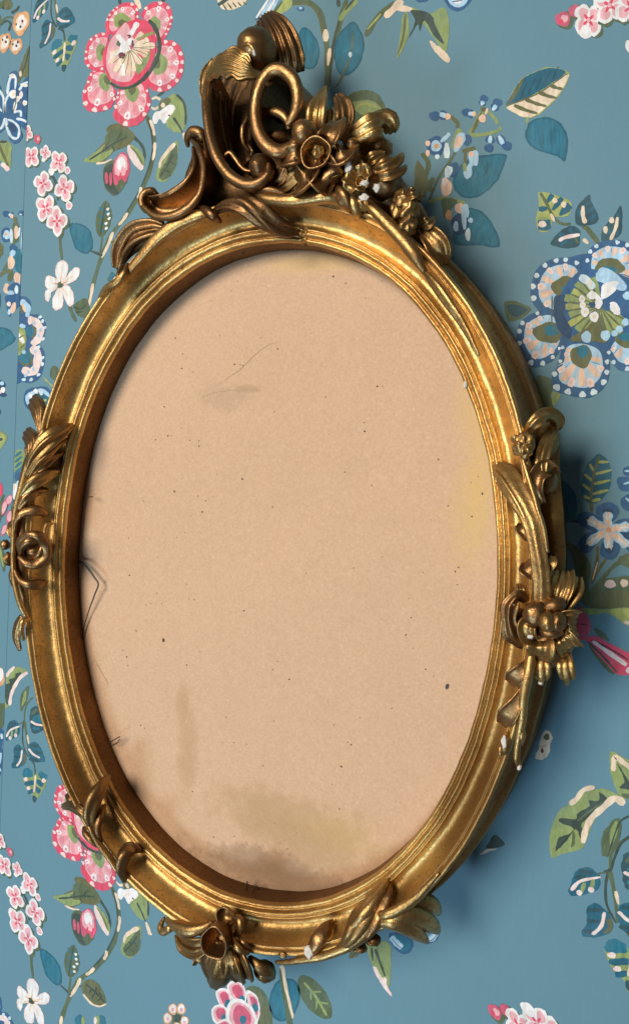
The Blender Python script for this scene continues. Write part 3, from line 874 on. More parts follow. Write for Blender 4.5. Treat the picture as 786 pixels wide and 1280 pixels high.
A.S('lime', [(180, 40), (220, 0), (242, 0), (240, 20), (215, 40), (190, 48)]).L('moss', [(185, 42), (215, 5)], 6)
A.G('navy', [(135, 60), (185, -20), (215, -20), (170, 50)])
for k in range(4):
    A.L('ltblue' if k % 2 else 'white', [(140 + k * 11, 52 - k), (182 + k * 9, -12)], 6)
emit('printed_stem', A, 0)
for out, inn, vein in (([(278, 78), (310, 110), (323, 150), (312, 190), (285, 200), (250, 170), (255, 120)], None, [(280, 90), (285, 190)]),
                       ([(416, 62), (440, 90), (452, 130), (440, 180), (410, 215), (380, 215), (365, 170), (372, 110)], None, [(418, 95), (412, 160), (395, 215)])):
    A = Art(260, 0, 2.312)
    A.S('teal2', out)
    c = np.mean(out, 0)
    A.S('teal', c + (np.array(out) - c) * 0.9)
    A.L('teal2', vein, 3)
    if out[0][0] > 400:
        A.L('olive', [(418, 95), (412, 160), (375, 245)], 4).E('paleblue', 411, 158, 5, 8)
    emit('printed_leaf', A, 1)
A = Art(260, 0, 2.312)
A.S('moss', [(400, 285), (440, 262), (485, 268), (510, 305), (505, 347), (440, 370), (400, 345)])
A.S('green', [(410, 300), (450, 290), (480, 295), (500, 320), (450, 335)]).L('lime', [(415, 320), (450, 300), (490, 310)], 6)
A.E('teal', 400, 318, 18, 30)
emit('printed_leaf', A, 1)
A = Art(260, 0, 2.312)
A.S('green', [(575, 35), (580, 90), (565, 140), (545, 168), (555, 110), (560, 55)]).L('olive', [(570, 40), (565, 100), (548, 160)], 6, 4)
A.S('green', [(590, 25), (640, 40), (680, 22), (696, 60), (692, 130), (680, 150), (645, 100)])
A.S('dkgreen', [(585, 30), (640, 40), (660, 80), (682, 128), (650, 100), (625, 60), (612, 90), (605, 70), (580, 110), (598, 60)])
A.S('cream', [(640, 118), (660, 130), (685, 150), (698, 170), (692, 182), (670, 165), (648, 140)])
emit('printed_leaf', A, 1)
A = Art(260, 0, 2.312)
A.S('navy', [(600, -10), (640, -10), (630, 5), (605, 6)]).S('navy', [(685, -10), (760, -10), (745, 22), (720, 33), (695, 22)]).S('ltblue', [(695, -10), (750, -10), (740, 15), (718, 22), (700, 12)]).S('white', [(705, -10), (740, -10), (732, 8), (715, 12)]).L('navy', [(705, 5), (735, 2)], 3)
A.E('navy', 268, 26, 11, 7).E('ltblue', 268, 24, 5, 4)
emit('printed_flower', A, 1)
A = Art(260, 0, 2.312)
A.S('cream', [(40, 25), (30, -10), (110, -10), (105, 12), (80, 26), (60, 30)])
for k in range(5):
    A.L('olive', [(42 + k * 15, 10 - k), (55 + k * 14, 30 - k * 4)], 4)
A.L('dkgreen', [(30, 15), (45, 5), (70, -12)], 9)
emit('printed_leaf', A, 1)

# --- pink cluster, top right and bottom right
A = Art(480, 0, 2.569)
A.E('moss', 580, 66, 30, 28).E('rose', 573, 62, 24, 24).E('pink', 578, 60, 12, 12).E('crimson', 566, 70, 9, 9)
A.E('moss', 616, 38, 24, 24).E('rose', 611, 36, 20, 20).E('white', 618, 42, 8, 14)
blossom(A, 655, 65, 56, 50, 4, 0.9)
A.E('white', 646, 104, 20, 22)
A.L('dkgreen', [(690, 30), (695, 60), (690, 80)], 10)
blossom(A, 722, 18, 62, 30, 4, 0.9)
blossom(A, 790, 25, 60, 60, 4, 0.9)
A.E('white', 785, 148, 12, 20)
A.E('white', 690, -12, 26, 22)
o = emit('printed_blossom_cluster', A, 1)
copies(o, UP)

# --- right middle: striped leaf, blue flowers, leaves and ribbon (crop 680,540 scale 4.0)
A = Art(680, 540, 4.0)
A.L('olive', [(235, 340), (237, 400)], 14).L('olive', [(265, 570), (262, 650), (235, 745)], 16, 12).L('olive', [(310, 630), (270, 690), (235, 760)], 14, 10)
A.L('moss', [(420, 640), (360, 660), (300, 720), (240, 790)], 20, 16).L('peach', [(265, 650), (240, 740)], 6)
A.L('dkgreen', [(120, 440), (180, 450)], 16, 10)
emit('printed_stem', A, 0)
A = Art(680, 540, 4.0)
A.S('teal2', [(275, 108), (320, 150), (335, 210), (315, 300), (250, 358), (190, 330), (183, 260), (210, 170), (245, 130)])
for a, b in (((225, 160), (250, 200)), ((200, 210), (245, 250)), ((190, 260), (240, 300)), ((195, 320), (230, 335)), ((270, 150), (320, 150)), ((255, 210), (335, 190)), ((248, 260), (330, 240)), ((240, 310), (320, 290)), ((238, 345), (280, 335))):
    A.L('lime', [a, b], 15, 11)
A.L('olive', [(275, 120), (250, 200), (235, 290), (232, 390)], 10, 12)
emit('printed_leaf', A, 1)
A = Art(680, 540, 4.0)
for q in ([(320, 480), (270, 430), (260, 380), (310, 350), (365, 370), (370, 410), (340, 450)], [(310, 490), (240, 495), (175, 460), (165, 420), (210, 398), (270, 425)],
          [(310, 495), (260, 560), (220, 605), (180, 590), (175, 540), (230, 500)], [(320, 500), (280, 570), (285, 620), (340, 638), (375, 590), (360, 530)],
          [(330, 490), (380, 540), (430, 600), (500, 560), (430, 480)], [(335, 480), (370, 440), (440, 435), (480, 470), (430, 500)]):
    A.S('navy', q)
    c = np.mean(q, 0)
    A.S('navy2', c + (np.array(q) - c) * 0.5)
for q in ([(320, 490), (315, 440), (320, 400)], [(320, 490), (270, 465), (220, 435)], [(320, 490), (270, 520), (215, 560)], [(320, 490), (320, 540), (322, 580)], [(320, 490), (370, 530), (415, 570)], [(320, 490), (370, 480), (424, 470)]):
    A.L('ltblue', q, 34, 40).L('peach', q, 26, 16)
    A.L('paleblue', [q[1], (q[2][0] + 12, q[2][1] + 8)], 5).L('paleblue', [q[1], (q[2][0] - 10, q[2][1] + 3)], 5)
A.E('tan', 320, 490, 12, 14)
emit('printed_flower', A, 2)
A = Art(680, 540, 4.0)
A.S('navy', [(360, 245), (380, 225), (430, 230), (430, 290), (380, 290)]).S('navy', [(392, 185), (430, 170), (440, 220), (400, 215)]).S('navy', [(380, 340), (420, 310), (450, 330), (440, 395), (395, 385)])
A.L('ltblue', [(400, 195), (430, 195)], 8).L('ltblue', [(395, 260), (430, 250)], 8).L('ltblue', [(405, 330), (430, 350)], 8)
emit('printed_flower', A, 1)
A = Art(680, 540, 4.0)
A.S('teal2', [(60, 250), (110, 255), (155, 310), (160, 400), (140, 445), (80, 440), (40, 350)])
emit('printed_leaf', A, 1)
A = Art(680, 540, 4.0)
A.S('moss', [(110, 550), (180, 590), (230, 660), (225, 740), (215, 870), (180, 830), (150, 660)]).L('olive', [(125, 560), (190, 680), (205, 850)], 9)
A.S('moss', [(430, 610), (380, 620), (370, 650), (430, 680)])
emit('printed_leaf', A, 1)
A = Art(680, 540, 4.0)
A.S('moss', [(215, 870), (230, 790), (290, 740), (360, 725), (440, 730), (440, 880), (330, 885)])
A.S('olive', [(235, 870), (280, 810), (360, 790), (440, 810), (440, 870), (330, 880)])
A.E('pale', 328, 760, 28, 21).E('cream', 398, 755, 20, 20)
A.S('green', [(185, 880), (300, 885), (440, 882), (440, 950), (380, 940), (310, 905), (230, 915)]).S('lime', [(330, 890), (440, 890), (440, 965), (390, 955)])
A.L('cream', [(400, 950), (440, 958)], 14)
emit('printed_leaf', A, 2)
A = Art(680, 540, 4.0)
A.S('rose', [(165, 880), (205, 900), (230, 960), (220, 1010), (190, 1040), (150, 1010)]).L('maroon', [(180, 960), (215, 965)], 6)
A.S('crimson', [(205, 1035), (260, 1020), (330, 1060), (440, 1120), (440, 1200), (380, 1215), (320, 1180), (250, 1090)])
A.S('moss', [(245, 980), (290, 1000), (325, 1045), (270, 1020)]).S('moss', [(220, 1060), (280, 1130), (350, 1205), (320, 1200), (250, 1120)])
A.L('maroon', [(235, 1040), (320, 1080), (420, 1140)], 10, 8).L('pale', [(240, 1045), (310, 1095), (410, 1165)], 12, 22).L('dkgreen', [(215, 1045), (300, 1130), (360, 1200)], 8).L('pale', [(410, 1200), (440, 1175)], 22)
emit('printed_ribbon', A, 1)
# small motifs half hidden by the right-hand shadow (crop 590,900 scale 7.11)
A = Art(590, 900, 7.11)
A.S('cream', [(555, 330), (590, 250), (600, 180), (640, 95), (690, 100), (710, 160), (690, 220), (685, 290), (640, 345), (590, 350)]).E('olive', 660, 150, 26, 30).E('maroon', 620, 272, 14, 22).L('tan', [(600, 240), (660, 220)], 10)
emit('printed_flower', A, 1)
A = Art(590, 900, 7.11)
A.S('dkgreen', [(150, 1080), (200, 1020), (285, 1095), (240, 1130), (130, 1140)]).S('cream', [(60, 1200), (130, 1150), (225, 1140), (150, 1170)])
emit('printed_leaf', A, 1)

# --- below the frame (crop 440,1140 scale 6.55; crop 190,1190 scale 3.023)
A = Art(440, 1140, 6.55)
A.S('green', [(120, 260), (300, 250), (315, 400), (310, 560), (290, 610), (240, 540), (170, 440)])
A.L('dkgreen', [(160, 290), (170, 400)], 18, 12).L('dkgreen', [(190, 300), (240, 440), (270, 525)], 22, 12).L('moss', [(195, 300), (250, 450)], 6)
A.S('pale', [(170, 450), (200, 455), (240, 530), (280, 540), (285, 600), (320, 660), (318, 688), (260, 620), (210, 540)])
emit('printed_leaf', A, 1)
A = Art(440, 1140, 6.55)
A.S('olive', [(0, 300), (90, 280), (60, 340), (10, 375), (-30, 370)]).L('dkgreen', [(0, 360), (90, 290)], 8).L('dkgreen', [(110, 280), (120, 330)], 9)
emit('printed_leaf', A, 1)
for q, w in (([(300, 200), (320, 170), (420, 180), (495, 240), (485, 310), (430, 345), (350, 300)], [(320, 200), (360, 250), (410, 290)]),
             ([(560, 235), (640, 200), (690, 110), (708, 150), (700, 215), (640, 255), (600, 250)], [(600, 225), (650, 215), (690, 170)])):
    A = Art(440, 1140, 6.55)
    A.S('navy', q)
    c = np.mean(q, 0)
    A.S('teal', c + (np.array(q) - c) * 0.8)
    A.L('ltblue', w, 40, 46).L('paleblue', w, 12, 22).L('navy', [(x + 5, y + 12) for x, y in w], 5)
    emit('printed_flower', A, 1)
A = Art(190, 1190, 3.023)
A.S('moss', [(355, 140), (400, 130), (440, 180), (455, 280), (400, 300), (370, 220)]).S('olive', [(380, 150), (420, 170), (440, 270), (410, 280)])
emit('printed_leaf', A, 0)
A = Art(190, 1190, 3.023)
for q, t in (([(290, 120), (330, 110), (355, 150), (350, 195), (320, 190), (295, 160)], (340, 180)), ([(245, 150), (280, 140), (300, 180), (290, 215), (260, 200)], (288, 195)),
             ([(360, 150), (395, 165), (408, 220), (395, 265), (375, 220)], (390, 210)), ([(230, 215), (265, 200), (290, 230), (285, 265), (240, 265)], (275, 250)),
             ([(295, 195), (330, 180), (375, 210), (395, 260), (380, 300), (310, 300), (285, 250)], (345, 255)), ([(245, 270), (290, 255), (300, 300), (240, 310)], (270, 290))):
    c = np.mean(q, 0)
    A.S('white', c + (np.array(q) - c) * 1.08)
    A.S('pink', c + (np.array(q) - c) * 0.86)
    A.S('rose', c + (np.array(q) - c) * 0.62 + np.array([2, -3]))
    A.E('teal', t[0], t[1], 13, 17)
emit('printed_flower', A, 2)
A = Art(190, 1190, 3.023)
A.S('teal2', [(500, 100), (545, 110), (560, 170), (535, 240), (490, 262), (455, 240), (443, 180), (465, 120)]).S('teal', [(500, 108), (538, 117), (551, 170), (528, 234), (490, 253), (462, 234), (452, 180), (470, 125)])
emit('printed_leaf', A, 0)
A = Art(190, 1190, 3.023)
A.L('cream', [(490, 50), (500, 120), (515, 190), (530, 250)], 17, 15).L('moss', [(484, 60), (493, 130), (508, 200), (525, 290)], 6, 18)
emit('printed_stem', A, 1)
A = Art(190, 1190, 3.023)
A.S('moss', [(555, 95), (590, 90), (640, 130), (675, 190), (678, 245), (640, 248), (590, 210), (555, 150)]).L('green', [(575, 115), (620, 170), (660, 240)], 7, 9)
for a, b in (((600, 145), (600, 180)), ((625, 175), (620, 215)), ((605, 150), (640, 150)), ((635, 190), (665, 195))):
    A.L('green', [a, b], 6)
emit('printed_leaf', A, 0)
A = Art(190, 1190, 3.023)
A.E('moss', 97, 255, 22, 30)
for x, y in ((80, 215), (112, 215), (60, 250), (124, 262), (95, 285)):
    A.E('tan', x, y, 17, 22).E('white', x, y - 1, 12, 17).E('pink', x, y + 3, 6, 8)
A.E('dkgreen', 97, 250, 14, 16)
emit('printed_flower', A, 1)
A = Art(0, 960, 3.93)
A.E('teal', 390, 1240, 20, 30).E('teal', 500, 1245, 22, 30).L('green', [(410, 1220), (412, 1275)], 14).L('green', [(480, 1215), (478, 1275)], 20).E('pale', 470, 1240, 8, 18)
emit('printed_leaf', A, 1)
A = Art(0, 960, 3.93)
A.S('navy', [(-20, 1120), (8, 1130), (12, 1180), (0, 1205), (-20, 1210)]).S('navy', [(-20, 1205), (30, 1200), (60, 1235), (70, 1290), (-20, 1290)]).L('pale', [(-10, 1225), (25, 1230), (45, 1265)], 22).E('paleblue', 50, 1228, 7, 9).E('paleblue', 20, 1210, 7, 8).L('ltblue', [(-5, 1140), (0, 1180)], 8)
emit('printed_flower', A, 1)

# --- left strip, cut by the seam (crop 0,0 scale 6.09)
A = Art(0, 0, 6.09)
A.L('moss', [(-20, 60), (20, 30), (60, 5), (90, 0)], 40, 22).L('dkgreen', [(20, 60), (60, 60), (95, 20)], 18).E('olive', 65, 40, 34, 36).L('moss', [(0, 190), (40, 140), (85, 130), (105, 140)], 14, 10).L('dkgreen', [(10, 190), (50, 160), (85, 180), (70, 235)], 12, 16).L('dkgreen', [(90, 100), (130, 75), (150, 45)], 18, 14).L('moss', [(-10, 100), (5, 150), (-10, 230)], 16)
emit('printed_stem', A, 0, -1)
for cx, cy, rx, ry, d in ((165, 175, 62, 95, (150, 205)), (40, 325, 45, 78, (40, 320)), (125, 350, 50, 62, (120, 350))):
    A = Art(0, 0, 6.09)
    A.E('tan', cx, cy, rx, ry, 15, 0.08)
    A.E('cream', cx, cy, rx * 0.68, ry * 0.68, 15, 0.1).E('white', cx + 2, cy - 4, rx * 0.5, ry * 0.55, 10, 0.12).E('pale', cx, cy, rx * 0.28, ry * 0.3)
    A.E('dkgreen', d[0] + 10, d[1], 9, 11).E('maroon', d[0] + rx * 0.4, d[1] - ry * 0.45, 8, 12).E('dkgreen', d[0] - rx * 0.35, d[1] - ry * 0.2, 6, 10)
    emit('printed_flower', A, 1, -1)
A = Art(0, 0, 6.09)
A.S('olive', [(230, 350), (235, 580), (180, 585), (140, 640), (150, 540), (180, 450)]).L('dkgreen', [(225, 380), (200, 480), (165, 580)], 9).E('cream', 160, 562, 10, 22)
emit('printed_leaf', A, 1, -1)
A = Art(0, 0, 6.09)
A.S('navy', [(40, 780), (55, 640), (80, 560), (120, 540), (145, 570), (140, 660), (230, 600), (230, 980), (160, 960), (175, 1040), (130, 1095), (80, 1070), (50, 980), (0, 1010), (-30, 900), (-30, 640), (10, 660)])
for q in ([(60, 720), (75, 620), (100, 575), (125, 600), (120, 680)], [(150, 690), (185, 640), (230, 625)], [(50, 900), (60, 980), (95, 1045), (140, 1050), (150, 980), (110, 930), (60, 910)], [(45, 900), (20, 970), (-20, 990)], [(-10, 680), (30, 740), (40, 860), (45, 780), (80, 710), (125, 690)], [(130, 905), (180, 915), (225, 940)], [(110, 855), (160, 850), (165, 890)], [(-20, 800), (20, 850)]):
    A.L('ltblue', q, 20, 14).L('white', q, 9, 6)
A.S('navy2', [(60, 960), (100, 940), (130, 980), (110, 1010)])
for x, y, rx, ry in ((105, 720, 26, 34), (140, 755, 16, 24), (120, 810, 14, 40), (165, 725, 14, 30), (195, 785, 18, 20), (190, 650, 30, 12), (100, 580, 24, 18)):
    A.E('white', x, y, rx, ry, 10).E('cream', x, y, rx * 0.4, ry * 0.45)
A.L('olive', [(130, 700), (125, 780), (105, 860)], 7).L('olive', [(155, 770), (165, 800)], 8)
emit('printed_flower', A, 2, -1)
A = Art(0, 0, 6.09)
A.S('green', [(-20, 1080), (40, 1070), (90, 1100), (85, 1260), (70, 1290), (30, 1240), (-20, 1180)]).L('olive', [(-10, 1090), (30, 1180), (70, 1275)], 22, 14).L('pale', [(15, 1245), (50, 1275), (70, 1300)], 26, 30).L('dkgreen', [(0, 1080), (60, 1080)], 16)
emit('printed_leaf', A, 1, -1)
# lilac bells at the seam (crop 0,250 scale 4.92)
A = Art(0, 250, 4.92)
A.L('moss', [(110, 140), (90, 250), (60, 370), (20, 440)], 16, 14).S('olive', [(-10, 260), (20, 280), (20, 330), (-10, 360)]).L('olive', [(-10, 470), (40, 440), (80, 440)], 18).L('moss', [(75, 440), (60, 500)], 26).L('olive', [(95, 105), (100, 140)], 18).S('moss', [(80, 150), (115, 150), (120, 240), (90, 260)])
A.S('teal', [(100, 300), (145, 320), (150, 400), (125, 450), (95, 420), (85, 350)])
bell(A, [(75, 100), (60, 85)], (40, 85), 26)
bell(A, [(130, 95), (132, 85)], (135, 82), 22, False)
A.E('navy', 45, 215, 36, 46).E('ltblue', 45, 215, 22, 28).E('tan', 42, 210, 9, 10).L('paleblue', [(72, 180), (75, 265)], 16)
A.E('peach', 105, 200, 17, 40).L('paleblue', [(125, 170), (118, 225)], 12).E('navy', 85, 300, 24, 28).L('ltblue', [(90, 310), (70, 350)], 26).E('peach', 72, 385, 22, 42).L('ltblue', [(140, 200), (140, 350)], 14)
A.E('peach', 45, 545, 20, 32).L('ltblue', [(130, 460), (135, 560)], 22).E('peach', 110, 480, 22, 34).E('navy', 95, 550, 44, 42).E('ltblue', 70, 572, 22, 15).E('paleblue', 105, 552, 12, 26)
A.S('navy', [(40, 590), (130, 585), (128, 640), (80, 690), (60, 718), (45, 660)]).E('peach', 85, 665, 16, 36, 15).E('pale', 58, 640, 13, 15).E('ltblue', 60, 690, 9, 18).L('navy', [(150, 450), (140, 560)], 8)
emit('printed_bell_flowers', A, 1, -1)
A = Art(0, 250, 4.92)
A.S('teal2', [(-20, 795), (50, 790), (85, 830), (98, 858), (60, 895), (-20, 925)]).S('teal', [(-20, 803), (46, 798), (78, 832), (90, 856), (56, 888), (-20, 915)])
emit('printed_leaf', A, 0, -1)
A = Art(0, 250, 4.92)
A.S('navy2', [(-10, 1110), (30, 1120), (35, 1150), (20, 1160), (45, 1200), (20, 1210), (-10, 1190)]).E('white', 22, 1168, 14, 18).E('ltblue', 15, 1128, 14, 12).E('pale', 5, 1180, 9, 12).E('navy', -4, 620, 12, 60)
emit('printed_flower', A, 1, -1)
A = Art(0, 510, 6.1)
A.S('green', [(-20, 170), (20, 180), (60, 225), (20, 300), (-20, 320)]).S('lime', [(-20, 180), (15, 190), (45, 225), (10, 280), (-20, 290)]).L('dkgreen', [(-5, 245), (25, 235)], 18).E('teal2', 0, 30, 12, 20)
emit('printed_leaf', A, 1, -1)
A = Art(0, 510, 6.1)
A.S('crimson', [(-20, 560), (15, 580), (25, 640), (5, 680), (-20, 690)])
for x, y, rx, ry, rt in ((70, 705, 26, 46, 30), (35, 765, 22, 62, 10), (75, 830, 22, 50, 10), (35, 930, 20, 46, 20)):
    A.E('rose', x, y, rx, ry, rt).E('pink', x + 3, y - 3, rx * 0.8, ry * 0.82, rt)
A.L('moss', [(35, 660), (15, 720), (0, 870)], 16).L('dkgreen', [(20, 830), (50, 780), (65, 730)], 7).S('moss', [(-10, 1010), (20, 1040), (45, 1200), (35, 1250), (10, 1180)]).L('green', [(0, 1050), (30, 1210)], 14).L('moss', [(95, 740), (100, 850)], 10)
emit('printed_blossom_cluster', A, 1, -1)
A = Art(0, 510, 6.1)
A.S('green', [(125, 330), (190, 330), (180, 420), (130, 480), (112, 480)])
for k in range(4):
    A.L('teal', [(118, 372 + k * 42), (170, 330 + k * 40)], 17)
emit('printed_leaf', A, 1, 1)
A = Art(0, 510, 6.1)
A.E('navy', 140, 525, 26, 45).E('white', 120, 640, 24, 62).E('paleblue', 145, 590, 16, 40).E('cream', 110, 600, 12, 24).L('navy2', [(110, 700), (120, 760)], 16)
emit('printed_flower', A, 1, 1)
A = Art(0, 800, 5.82)
A.E('tan', 5, 270, 32, 70).E('white', 5, 250, 24, 48).L('moss', [(15, 460), (20, 560), (10, 640)], 40, 24).S('navy', [(-20, 650), (40, 680), (20, 760), (25, 830), (15, 960), (-20, 980)]).L('ltblue', [(0, 700), (15, 690), (20, 720)], 16).L('ltblue', [(10, 820), (0, 900)], 18).L('white', [(12, 690), (18, 715)], 7).L('ltblue', [(0, 930), (10, 955)], 10)
emit('printed_flower', A, 0, -1)

# --- the print goes on around what the photograph shows: repeats of the motifs by whole periods
def seen(P):
    d = P - CAM
    z = d @ _f
    if z <= 0.02:
        return False
    x, y = 393 + FPX * (d @ _r) / z, 640 - FPX * (d @ _u) / z
    return -25 < x < 811 and -25 < y < 1305
for strip in (strip_r, strip_l):
    base = [c for c in list(strip.children)]
    centres = []
    info = []
    for o in base:
        co = np.empty(len(o.data.vertices) * 3)
        o.data.vertices.foreach_get('co', co)
        co = co.reshape(-1, 3) + np.array(o.location)
        info.append((o, co.min(0), co.max(0)))
        centres.append((o.name.split('.')[0], (co.min(0) + co.max(0)) / 2))
    for o, lo, hi in info:
        for dx, dz in ((HREP, 0), (0, VREP), (0, -VREP), (HREP, VREP), (HREP, -VREP), (-HREP, 0)):
            a, b = lo + np.array([dx, 0, dz]), hi + np.array([dx, 0, dz])
            m = (a + b) / 2
            if not (-0.75 < m[0] < 0.62 and abs(m[2]) < 0.62):
                continue
            if strip is strip_r and a[0] < SEAM + 0.001 or strip is strip_l and b[0] > SEAM - 0.001:
                continue
            if any(seen(np.array([x, 0.0, z])) for x in (a[0], m[0], b[0]) for z in (a[2], m[2], b[2])):
                continue
            kind = o.name.split('.')[0]
            if any(abs(c[0] - m[0]) + abs(c[2] - m[2]) < 0.03 for k, c in centres if k == kind):
                continue
            c = o.copy()
            scene.collection.objects.link(c)
            c.location = (o.location[0] + dx, 0, o.location[2] + dz)
            centres.append((kind, m))

# ------------------------------------------------------------------ the oval frame
EC = (-0.003375, -0.010147)
EA, EB = 0.177697, 0.239821
FOUR = [0.00018, -0.00148, -3e-05, 0.00108, -0.00155, 0.00291, -0.00721, 0.0002]
def oval(t):
    r = 1.0
    for k in range(4):
        r += FOUR[2 * k] * math.cos((k + 1) * t) + FOUR[2 * k + 1] * math.sin((k + 1) * t)
    return np.array([EC[0] + EA * r * math.cos(t), EC[1] + EB * r * math.sin(t)])
def oval_n(t):
    d = oval(t + 1e-3) - oval(t - 1e-3)
    n = np.array([d[1], -d[0]])
    return n / np.linalg.norm(n)

frame = bpy.data.objects.new('picture_frame', None)
link(frame)
frame.location = (0, 0, 0)
frame['label'] = 'oval gilded plaster picture frame with rococo crest hanging on floral wallpaper'
frame['category'] = 'picture frame'

def nz(p, s):
    return mnoise.noise(Vector((float(p[0]) * s, float(p[1]) * s, float(p[2]) * s)))

def profile(t):
    """(u outward from the sight edge, h proud of the wall), in mm"""
    # top joint: the second bead is broken away over a short stretch, the lip is cracked
    deg = math.degrees(t) % 360
    gap = 1.0
    if 81.2 < deg < 87.1:
        gap = 0.0
    P = [(0.9, 31.5), (0.6, 40), (0.2, 47), (0.0, 51.5), (0.1, 53.4), (0.5, 54.6), (1.2, 55.4), (2.0, 55.7), (2.7, 55.3), (3.2, 54.4),
         (3.5, 54.2), (3.9, 55.6), (4.5, 57.2), (5.3, 58.2), (6.2, 58.3), (6.9, 57.4), (7.2, 56.4), (7.5, 56.3), (7.8, 57.3), (8.4, 57.9), (9.0, 57.4), (9.3, 56.4)]
    if gap == 0:
        P = [(u, h if u < 3.3 else min(h, 55.0)) for u, h in P]
    if 79.75 < deg < 80.55:
        P = [(u + (1.6 if u < 3.3 and h > 50 else 0), h - (1.8 if h > 50 else 0)) for u, h in P]
    P += [(10.2, 55.3), (11.4, 54.6), (13.0, 54.3), (14.8, 54.9), (16.6, 56.4), (18.2, 58.8), (19.6, 61.8), (20.6, 64.6), (21.3, 67.2),
          (21.8, 68.6), (22.3, 68.9), (22.7, 68.3), (23.0, 67.9), (23.4, 68.4), (24.0, 69.8), (24.8, 70.8), (25.8, 71.2), (26.7, 70.8), (27.3, 69.6), (27.5, 68.0),
          (27.2, 66.2), (26.2, 64.0), (25.4, 60), (25.2, 55), (25.6, 50), (26.8, 44), (29.0, 39.5), (31.2, 37.0), (32.6, 36.6), (34.2, 35.6), (35.2, 33.4), (35.2, 31), (34.4, 28.8), (33.6, 27), (34.0, 18), (36.0, 8), (36.6, 1.0), (34.0, 0.6), (12.0, 0.6), (12.0, 24.0), (4.0, 26.0)]
    return P

NA = 900
verts, faces = [], []
NP = len(profile(0))
for i in range(NA):
    t = 2 * math.pi * i / NA
    c, n = oval(t), oval_n(t)
    for (u, h) in profile(t):
        p = np.array([c[0] + n[0] * u * 1e-3, -h * 1e-3, c[1] + n[1] * u * 1e-3])
        if 2 < h and u < 34:
            w = 0.0007 * nz(p, 16) + 0.00036 * nz(p, 55) + 0.00022 * nz(p, 160)
            p[0] += n[0] * w
            p[2] += n[1] * w
            p[1] -= 0.0006 * nz(p + 3.1, 18) + 0.00035 * nz(p + 1.7, 60) + 0.0002 * nz(p + 5.0, 190)
        verts.append(p)
for i in range(NA):
    j = (i + 1) % NA
    for k in range(NP):
        l = (k + 1) % NP
        faces.append((i * NP + k, i * NP + l, j * NP + l, j * NP + k))
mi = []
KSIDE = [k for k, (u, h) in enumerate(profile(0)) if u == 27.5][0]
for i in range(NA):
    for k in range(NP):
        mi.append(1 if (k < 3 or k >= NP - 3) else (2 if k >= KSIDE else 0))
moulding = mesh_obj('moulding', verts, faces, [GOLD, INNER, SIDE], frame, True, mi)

# backing board: closed disc lying in the rabbet, with a faint warp
HB = 0.0335
verts, faces = [(EC[0], -HB - 0.0006, EC[1])], []
RN = 24
for r in range(1, RN + 1):
    for i in range(180):
        t = 2 * math.pi * i / 180
        c, n = oval(t), oval_n(t)
        q = np.array(EC) + (c + n * 0.006 - np.array(EC)) * (r / RN)
        y = -HB - 0.0011 * nz((q[0], 0.3, q[1]), 9) - 0.0004 * nz((q[0], 1.3, q[1]), 30)
        verts.append((q[0], y, q[1]))
for i in range(180):
    faces.append((0, 1 + i, 1 + (i + 1) % 180))
for r in range(RN - 1):
    for i in range(180):
        a, b = 1 + r * 180 + i, 1 + r * 180 + (i + 1) % 180
        faces.append((a, a + 180, b + 180, b))
nb = len(verts)
for i in range(180):
    v = verts[1 + (RN - 1) * 180 + i]
    verts.append((v[0], v[1] + 0.0025, v[2]))
for i in range(180):
    a, b = 1 + (RN - 1) * 180 + i, 1 + (RN - 1) * 180 + (i + 1) % 180
    faces.append((a, nb + i, nb + (i + 1) % 180, b))
faces.append(tuple(nb + i for i in range(179, -1, -1)))
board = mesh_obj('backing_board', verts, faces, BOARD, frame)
board['label'] = 'stained tan cardboard backing board'

# ------------------------------------------------------------------ carving helpers
def frames(P, up=None):
    P = np.asarray(P, float)
    T = np.gradient(P, axis=0)
    T /= np.linalg.norm(T, axis=1)[:, None] + 1e-12
    up = np.array([0.0, -1.0, 0.0]) if up is None else np.asarray(up, float)
    N, S = [], []
    prev = None
    for t in T:
        n = up - (up @ t) * t
        if np.linalg.norm(n) < 0.15 and prev is not None:
            n = prev - (prev @ t) * t
        n /= np.linalg.norm(n) + 1e-12
        prev = n
        N.append(n)
        S.append(np.cross(t, n))
    return T, np.array(N), np.array(S)

def smooth_path(pts, n=8):
    return catmull(np.array([list(at(p[0], p[1], p[2] * 1e-3)) + list(p[3:]) for p in pts], float), n)

def jitter(V, amp=0.00022, s=70):
    amp = amp * 1.9
    V = np.asarray(V, float)
    for k in range(len(V)):
        p = V[k]
        V[k] = p + amp * np.array([nz(p, s), nz(p + 7.7, s), nz(p + 3.3, s)]) + amp * 0.5 * np.array([nz(p, s * 3), nz(p + 7.7, s * 3), nz(p + 3.3, s * 3)])
    return V

def grid_faces(m, k, closed=True, off=0):
    f = []
    for i in range(m - 1):
        for j in range(k if closed else k - 1):
            l = (j + 1) % k
            f.append((off + i * k + j, off + i * k + l, off + (i + 1) * k + l, off + (i + 1) * k + j))
    return f

def finish(name, V, F, mat, parent, amp=0.00022):
    return mesh_obj(name, jitter(V, amp), F, mat, parent)

